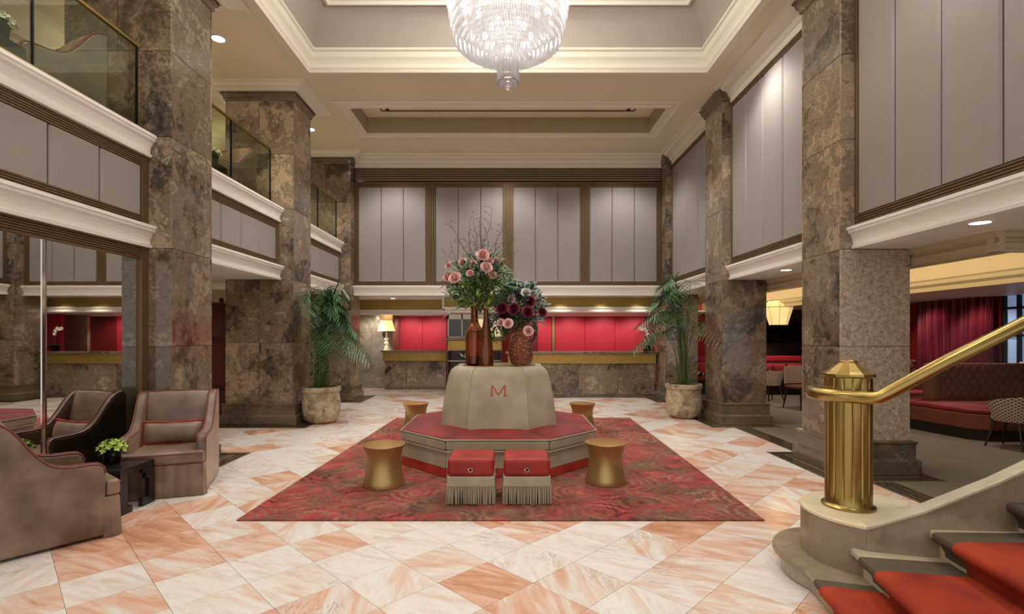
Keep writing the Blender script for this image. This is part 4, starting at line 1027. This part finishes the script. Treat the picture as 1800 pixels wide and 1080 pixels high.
# nosing lines: start point at curb, direction towards the camera
N = [((1.73, 2.98), (-.17, -1)), ((1.94, 2.915), (-.20, -1)), ((2.28, 2.85), (-.13, -1)), ((2.68, 2.84), (-.06, -1)), ((3.06, 2.86), (0, -1)), ((3.44, 2.90), (.06, -1)), ((3.8, 2.96), (.12, -1))]
def along(i, t, off=0):
    (x, y), (dx, dy) = N[i]; q = math.hypot(dx, dy); return (x+dx/q*t+off, y+dy/q*t)
LEN = 2.9
def offc(i, t): return along(i, t)
arc = [(2.13+.44*math.cos(a), 3.17+.44*math.sin(a)) for a in [math.radians(k) for k in range(75, 206, 10)]]
def treadpoly(i, inset=0):
    if i == 0:
        P = [(2.13+(.44-inset)*math.cos(a), 3.17+(.44-inset)*math.sin(a)) for a in [math.radians(k) for k in range(70, 206, 9)]]
        e = along(0, LEN, inset); return P+[e, along(1, LEN, .08), along(1, -.0, .08), (2.3, 2.95)]
    return [along(i, 0, inset), along(i, LEN, inset), along(i+1, LEN, .1), along(i+1, 0, .1)]
for i in range(6):
    z = R0*(i+1); P = treadpoly(i)
    nose = MB(); P2 = treadpoly(i, .02); 
    nose.rings([[(x, y, z-.045) for x, y in P2], [(x, y, z-.038) for x, y in P], [(x, y, z-.012) for x, y in P], [(x, y, z) for x, y in treadpoly(i, .008)]]).build('tread', CREM if i else BEIG, stg)
    MB().prism(treadpoly(i, .05), 0 if i == 0 else z-R0-.002, z-.045).build('riser', CREM if i else BEIG, stg)
# carpet runner: grey border and red field wrapping each nose
def runner(i, t0, t1, lift, mat, name):
    z = R0*(i+1); rs = []
    # section points given as (offset into tread from nose, z)
    n = 5
    for k in range(n+1):
        t = t0+(t1-t0)*k/n
        sec = [(.052-lift, z-R0+.006), (.046-lift, z-.10), (.024-lift, z-.066), (-.004-lift, z-.048), (-.018-lift, z-.032), (-.022-lift, z-.014), (-.016-lift*.6, z+.001+lift*.4), (-.002, z+.004+lift*.85), (.03, z+.004+lift)]
        a = along(i, t); b = along(i+1, t); L = math.hypot(b[0]-a[0], b[1]-a[1]); ux, uy = (b[0]-a[0])/L, (b[1]-a[1])/L
        row = [(a[0]+ux*o_, a[1]+uy*o_, zz) for o_, zz in sec]; row.append((b[0]+ux*.045, b[1]+uy*.045, z+.004+lift))
        back = [(x+ux*.012, y+uy*.012, zz-.004) for x, y, zz in row[::-1]]
        rs.append(row+back)
    return MB().rings(rs).build(name, mat, stg, smooth=True)
for i in range(5):
    t0 = [.17, .165, .145, .07, .05][i]; tr = [.27, .36, .31, .27, .2][i]
    runner(i, t0, LEN-.1, .0, simple('grey_carpet_border', srgb(92, 82, 66), .95) if i == 0 else bpy.data.materials['grey_carpet_border'], 'carpet_border')
    if i == 0: CR = velvet('orange_carpet', srgb(112, 14, 3), srgb(214, 78, 22), .2, .85)
    runner(i, tr, LEN-.3, .014, CR, 'red_carpet')
# curb
cl = [(1.985, 2.835), (2.24, 2.755), (2.61, 2.725), (2.95, 2.74), (3.3, 2.78), (3.7, 2.85)]
ct = [.415, .535, .70, .85, 1.03, 1.2]
TH = .075
rs = []
for (x, y), z in zip(cl, ct): rs.append([(x, y, 0), (x, y, z), (x+.02, y+TH, z), (x+.02, y+TH, 0)])
MB().rings(rs).build('curb_wall', BEIG, stg)
MB().rings([[(x, y-.008, z), (x, y-.008, z+.021), (x+.02, y+TH+.008, z+.021), (x+.02, y+TH+.008, z)] for (x, y), z in zip(cl, ct)]).build('curb_cap', CREM, stg, bevel=.005)
DR = [(2.2+.36*math.cos(a), 3.13+.36*math.sin(a)) for a in [math.radians(k) for k in range(20, 235, 8)]]+[(1.985, 2.840), (2.3, 2.80)]
MB().prism(DR, .146, .415).build('drum_pedestal', BEIG, stg)
DRo = [(2.2+(x-2.2)*1.02, 3.13+(y-3.13)*1.02) for x, y in DR]
MB().prism(DRo, .415, .437).build('drum_cap', CREM, stg, bevel=.006)
# glass under the handrail
RP = [(2.06, 2.89, 1.145), (2.45, 2.85, 1.358), (2.82, 2.80, 1.565), (3.3, 2.84, 1.83), (3.7, 2.9, 2.05)]
rs = []
for (x, y, z) in RP:
    zc2 = .475+(x-2.03)*.44; rs.append([(x, y-.005, zc2), (x, y-.005, z-.03), (x, y+.005, z-.03), (x, y+.005, zc2)])
MB().rings(rs).build('glass_balustrade', mk_glass('clear_stair_glass', (.975, .99, .985), .06), stg)
# newel
nw = thing('newel_post', 'fluted brass newel post with conical cap at the foot of the stairs', 'post', (2.113, 3.18, .442))
def flute(t, z):
    if .08 < z < .70 or .735 < z < .795: return 1-.045*max(0, math.cos(t*16)-.7)/.3
    return 1
MB().lathe([(.145, 0), (.145, .012), (.130, .022), (.126, .03), (.126, .075), (.126, .085), (.126, .3), (.126, .5), (.126, .695), (.126, .705), (.126, .73), (.126, .74), (.126, .79), (.126, .80), (.126, .805)], 256, mod=flute).build('fluted_shaft', BRASS, nw, smooth=True)
MB().lathe([(.13, .80), (.142, .806), (.142, .822), (.128, .832), (.118, .838), (.055, .888), (.05, .90), (.042, .906), (.001, .908)], 12).build('conical_cap', BRASS, nw, bevel=.003)
# handrail
hr = thing('brass_handrail', 'thick polished brass handrail looping round the newel post and rising right', 'handrail', (2.113, 3.18, 1.14))
pts = [(2.35, 3.30), (2.28, 3.38)]
lp_ = [(2.113+.20*math.cos(a), 3.18+.20*math.sin(a)) for a in [math.radians(k) for k in range(40, 251, 12)]]
path = [(x, y, 1.14) for x, y in lp_]+[(2.05, 2.955, 1.14), (2.085, 2.915, 1.141)]
full = path+[(2.10, 2.895, 1.146), (2.13, 2.885, 1.168)]+[(x, y, z) for x, y, z in RP[1:]]
MB().tube([Vector(p)-Vector((2.113, 3.18, 1.14)) for p in full], .037, 18).build('rail', BRASS, hr, smooth=True)
MB().tube([(.11*math.cos(a)*1.0, .11*math.sin(a), 0) for a in (0.9, 0.9)] and [(.10*math.cos(.8), .10*math.sin(.8), 0), (.19*math.cos(.8), .19*math.sin(.8), 0)], .02, 10).build('bracket', BRASS, hr, smooth=True)

# ------------------------------------------------------------------ lounge
# curtain
m = MB(); rs = []
for k in range(141):
    y = 9.12+1.62*k/140; x = 8.60+.045*math.sin(k*.9)+.02*math.sin(k*.37+1); rs.append([(x, y, .02), (x-.004, y, 2.19), (x+.012, y, 2.19), (x+.012, y, .02)])
cu2 = m.rings(rs).build('curtain', CURT, None, smooth=True); tag(cu2, 'burgundy pleated curtain hanging behind the tufted sofa', 'curtain')
wn = struct('window_1', MB().box(8.84, 8.5, .5, 8.86, 9.1, 2.2), SKYW)
for z in (.5, .98, 1.5, 1.98): MB().box(8.78, 8.5, z-.02, 8.84, 9.1, z+.02).build('glazing_bar', IRON, wn)
for y in (8.52, 8.82, 9.08): MB().box(8.78, y-.02, .5, 8.84, y+.02, 2.2).build('glazing_bar', IRON, wn)
# second window where the view continues to the right
# tufted sofa
ts = thing('tufted_sofa', 'angular brown tufted lounge sofa with red seat, below the burgundy curtain', 'sofa', (6.9, 8.2, .002))
def W2L(x, y): return (x-6.9, y-8.2)
seat = [W2L(*p) for p in ((6.40, 8.3), (6.56, 7.33), (6.75, 7.16), (8.6, 7.2), (8.6, 8.55), (6.9, 8.55))]
base = [W2L(*p) for p in ((6.47, 8.3), (6.63, 7.40), (6.8, 7.25), (8.6, 7.28), (8.6, 8.5), (6.9, 8.5))]
MB().prism(base, 0, .16).build('plinth', BLACKW, ts)
MB().prism(seat, .16, .38).build('seat_base', WINE, ts, bevel=.015)
MB().prism([(x*1.0, y) for x, y in seat], .38, .455).build('seat_cushion', REDV, ts, bevel=.025, seg=3, smooth=True)
def tufted(x0, x1, z0, z1, y, nx, nz, par, mat=WINE, name='tufted_back', thick=.14):
    m = MB(); NX, NZ = nx*8, nz*8; g_ = []
    for j in range(NZ+1):
        row = []
        for i in range(NX+1):
            u, v = i/8, j/8; q = abs(math.sin(PI*(u+v)/1.0*.5*1))*abs(math.sin(PI*(u-v)*.5)); q = q**.35
            ed = min(1, min(i, NX-i)/4, min(j, NZ-j)/4)**.5
            row.append((x0+(x1-x0)*i/NX, y-(.085 if nx < 20 else .05)*q*ed, z0+(z1-z0)*j/NZ))
        g_.append(row)
    vs = [p for r in g_ for p in r]; fs = [(j*(NX+1)+i, j*(NX+1)+i+1, (j+1)*(NX+1)+i+1, (j+1)*(NX+1)+i) for j in range(NZ) for i in range(NX)]
    m.add(vs, fs); m.box(x0, y, z0, x1, y+thick, z1)
    return m.build(name, mat, par, smooth=True)
tufted(.14, 1.66, .44, 1.04, .16, 22, 6, ts)
MB().rings([[(-.12, .18, z), (.02, .08, z), (.13, .10, z), (.13, .22, z), (-.0, .3, z)] for z in (.44, 1.04)]).build('back_corner', WINE, ts, bevel=.03, smooth=True)
MB().prism([W2L(*p) for p in ((8.48, 8.30), (8.6, 8.30), (8.6, 8.5), (8.48, 8.5))], .44, 1.06).build('end_panel', WHITE, ts, bevel=.01)
bs = thing('tufted_sofa', 'smaller brown tufted banquette glimpsed just right of the granite faced column', 'sofa', (7.0, 9.95, .002))
MB().box(-.6, -.45, 0, .9, .1, .14).build('plinth', BLACKW, bs); MB().box(-.65, -.5, .14, .95, .1, .38).build('seat_base', WINE, bs, bevel=.02); MB().box(-.65, -.5, .38, .95, .05, .45).build('seat_cushion', REDV, bs, bevel=.02)
tufted(-.65, .95, .45, 1.02, .05, 12, 5, bs)
wc = thing('white_trimmed_cushion', 'brown cushion with white trim at the end of the far tufted sofa', 'cushion', (6.63, 9.62, .454))
pillow(MB(), .2, .2, .07, (0, 0, .2), -.25).build('pillow', WINE, wc, smooth=True)
mt = Matrix.Translation((0, 0, .2)) @ Matrix.Rotation(-.25, 4, 'X')
MB().tube([(-.2, -.02, -.205), (.2, -.02, -.205), (.2, -.02, .205), (-.2, -.02, .205)], .012, 6, close=True).xf(mt).build('white_trim', WHTP, wc)

def woven_chair(label, loc, rz):
    t = thing('woven_chair', label, 'chair', loc, rz, group='woven tub chairs')
    # wrap shell open at -Y (front)
    rs = []; n = 30
    for k in range(n+1):
        a = math.radians(-35+250*k/n); f = 1; row = []
        up = .70-.10*abs((k/n-.5)*2)**3
        for r, z in ((.21, .36), (.23, .42), (.265, .55), (.30, up), (.275, up), (.24, .55), (.205, .42), (.19, .36)): row.append((r*math.cos(a), r*math.sin(a), z))
        rs.append(row)
    MB().rings(rs).build('woven_shell', WOVEN, t, smooth=True)
    MB().lathe([(.19, .36), (.21, .38), (.21, .43), (.19, .45), (.001, .455)], 28).build('seat', CREM, t, smooth=True)
    for sx, sy in ((-1, -1), (1, -1), (-1, 1), (1, 1)):
        MB().tube([(sx*.13, sy*.13, .37), (sx*.16, sy*.16, .18), (sx*.2, sy*.2, 0.003)], [.02, .016, .012], 8).build('leg', BLACKW, t)
    return t
c0 = woven_chair('woven cane tub chair in front of the tufted lounge sofa', (6.72, 6.82, .002), math.radians(200))
dup(c0, (6.02, 11.75, .002), math.radians(190), 'woven chair far back in the bar, half hidden by the middle right column')
bt = thing('dark_chair', 'dark wooden chair in the bar beside the nearest right column', 'chair', (5.98, 10.45, .002), math.radians(15))
MB().box(-.22, -.22, .42, .22, .22, .48).build('seat', WINE, bt, bevel=.02)
MB().rings([[(-.22, .18, z), (-.1, .22, z), (.1, .22, z), (.22, .18, z), (.22, .21, z), (.1, .25, z), (-.1, .25, z), (-.22, .21, z)] for z in (.5, .86)]).build('backrest', WOVEN, bt, smooth=True)
for sx, sy in ((-1, -1), (1, -1), (-1, 1), (1, 1)): MB().tube([(sx*.19, sy*.19, .44), (sx*.2, sy*.2, .2), (sx*.23, sy*.23, .003)], [.02, .018, .012], 8).build('leg', BLACKW, bt)
tb = thing('cocktail_table', 'low black round cocktail table beside the woven tub chair', 'table', (7.32, 6.75, .002))
MB().lathe([(.001, .45), (.3, .45), (.3, .48), (.001, .48)], 32).build('table_top', BLACKW, tb)
MB().lathe([(.18, 0), (.18, .02), (.03, .04), (.03, .45)], 24).build('pedestal', BLACKW, tb)
# bar banquette
bb = thing('bar_banquette', 'long red banquette with quilted back along the far bar wall', 'sofa', (6.6, 13.2, .002))
MB().box(-1.9, -.25, 0, 2.0, .4, .36).build('dark_base', BLACKW, bb)
MB().box(-1.9, -.32, .36, 2.0, .2, .45).build('seat_cushion', REDV, bb, bevel=.02)
tufted(-1.9, 2.0, .45, .82, .22, 24, 3, bb, fabric('dusty_pink', srgb(190, 110, 110)), 'quilted_back', .2)
MB().box(-1.9, .16, .83, 2.0, .6, .95).build('top_ledge', REDW, bb, bevel=.01)
for k, (x, lb) in enumerate(((5.02, 'black and red cushion seen through the right palm stems'), (6.95, 'red and dark patterned cushion in the middle of the bar banquette'), (7.35, 'black and white patterned cushion at the right of the bar banquette'), (6.6, 'black and white patterned cushion next to the middle right column'))):
    q = thing('patterned_cushion', lb, 'cushion', (x, 13.14, .452), group='banquette cushions')
    pillow(MB(), .17, .16, .07, (0, 0, .165), -.2).build('pillow', CUSH, q, smooth=True)
tv = thing('bar_screen', 'large black screen on the bar wall below the silk lantern', 'screen', (7.3, 13.95, 1.3))
MB().box(-.8, -.03, 0, .9, .05, .55).build('screen_panel', TVB, tv, bevel=.006)
MB().box(-.82, -.015, -.02, .92, .055, .57).build('screen_frame', IRON, tv)
pc = thing('framed_picture', 'small yellow and white picture on the red bar wall behind the right palm', 'picture', (5.25, 13.97, 1.5))
MB().box(-.14, -.01, -.02, .14, .03, .26).build('frame', GOLDT, pc); MB().box(-.12, -.016, 0, .12, -.008, .24).build('picture', simple('picture_print', srgb(220, 200, 130), .5, nscale=9, var=.5), pc)
# silk lantern
ln = thing('silk_lantern', 'glowing cream silk lantern hanging in the bar between the right columns', 'lamp', (5.28, 10.0, 2.2))
P8 = [(.20, -.02), (.29, -.05), (.315, -.135), (.20, -.45)]
def oct8(r, z): return [(r*math.cos(a), r*math.sin(a), z) for a in [PI/8+2*PI*k/8 for k in range(8)]]
LP = [(.17, -.02), (.26, -.15), (.16, -.50)]
pr = [oct8(r, z) for r, z in LP]
MB().rings(pr).build('silk_shade', LANT, ln)
for r in (oct8(.172, -.02), oct8(.263, -.15), oct8(.163, -.5)): MB().tube(r, .005, 4, close=True).build('wire_ring', BLACKW, ln)
for k in range(8): MB().tube([oct8(r+.003, z)[k] for r, z in LP], .003, 4).build('wire_rib', BLACKW, ln)
MB().tube([(0, 0, 0), (0, 0, -.03)], .004, 5).build('cord', BLACKW, ln)
light('POINT', (5.28, 9.6, 1.75), 1.2, (1, .8, .5), .25, name='lantern_light')

# grandfather clock
gc = thing('grandfather_clock', 'tall dark mahogany grandfather clock behind the first left column', 'clock', (-5.12, 9.15, 0))
MB().box(-.24, -.15, 0, .24, .15, .55).build('plinth_case', MAHOG, gc, bevel=.01)
MB().box(-.17, -.11, .55, .17, .12, 1.42).build('trunk', MAHOG, gc, bevel=.01)
MB().box(-.13, -.12, .62, .13, -.108, 1.36).build('trunk_door', simple('red_mahogany', srgb(96, 36, 22), .25), gc, bevel=.004)
MB().box(-.23, -.14, 1.42, .23, .14, 2.02).build('hood', MAHOG, gc, bevel=.01)
MB().box(-.16, -.15, 1.50, .16, -.138, 1.96).build('hood_door', simple('clock_glass', srgb(90, 40, 24), .1), gc)
MB().box(-.26, -.16, 2.02, .26, .16, 2.08).build('cornice', MAHOG, gc, bevel=.012)
MB().lathe([(.04, 2.08), (.03, 2.1), (.045, 2.13), (.03, 2.17), (.001, 2.18)], 12).build('finial', MAHOG, gc, smooth=True)
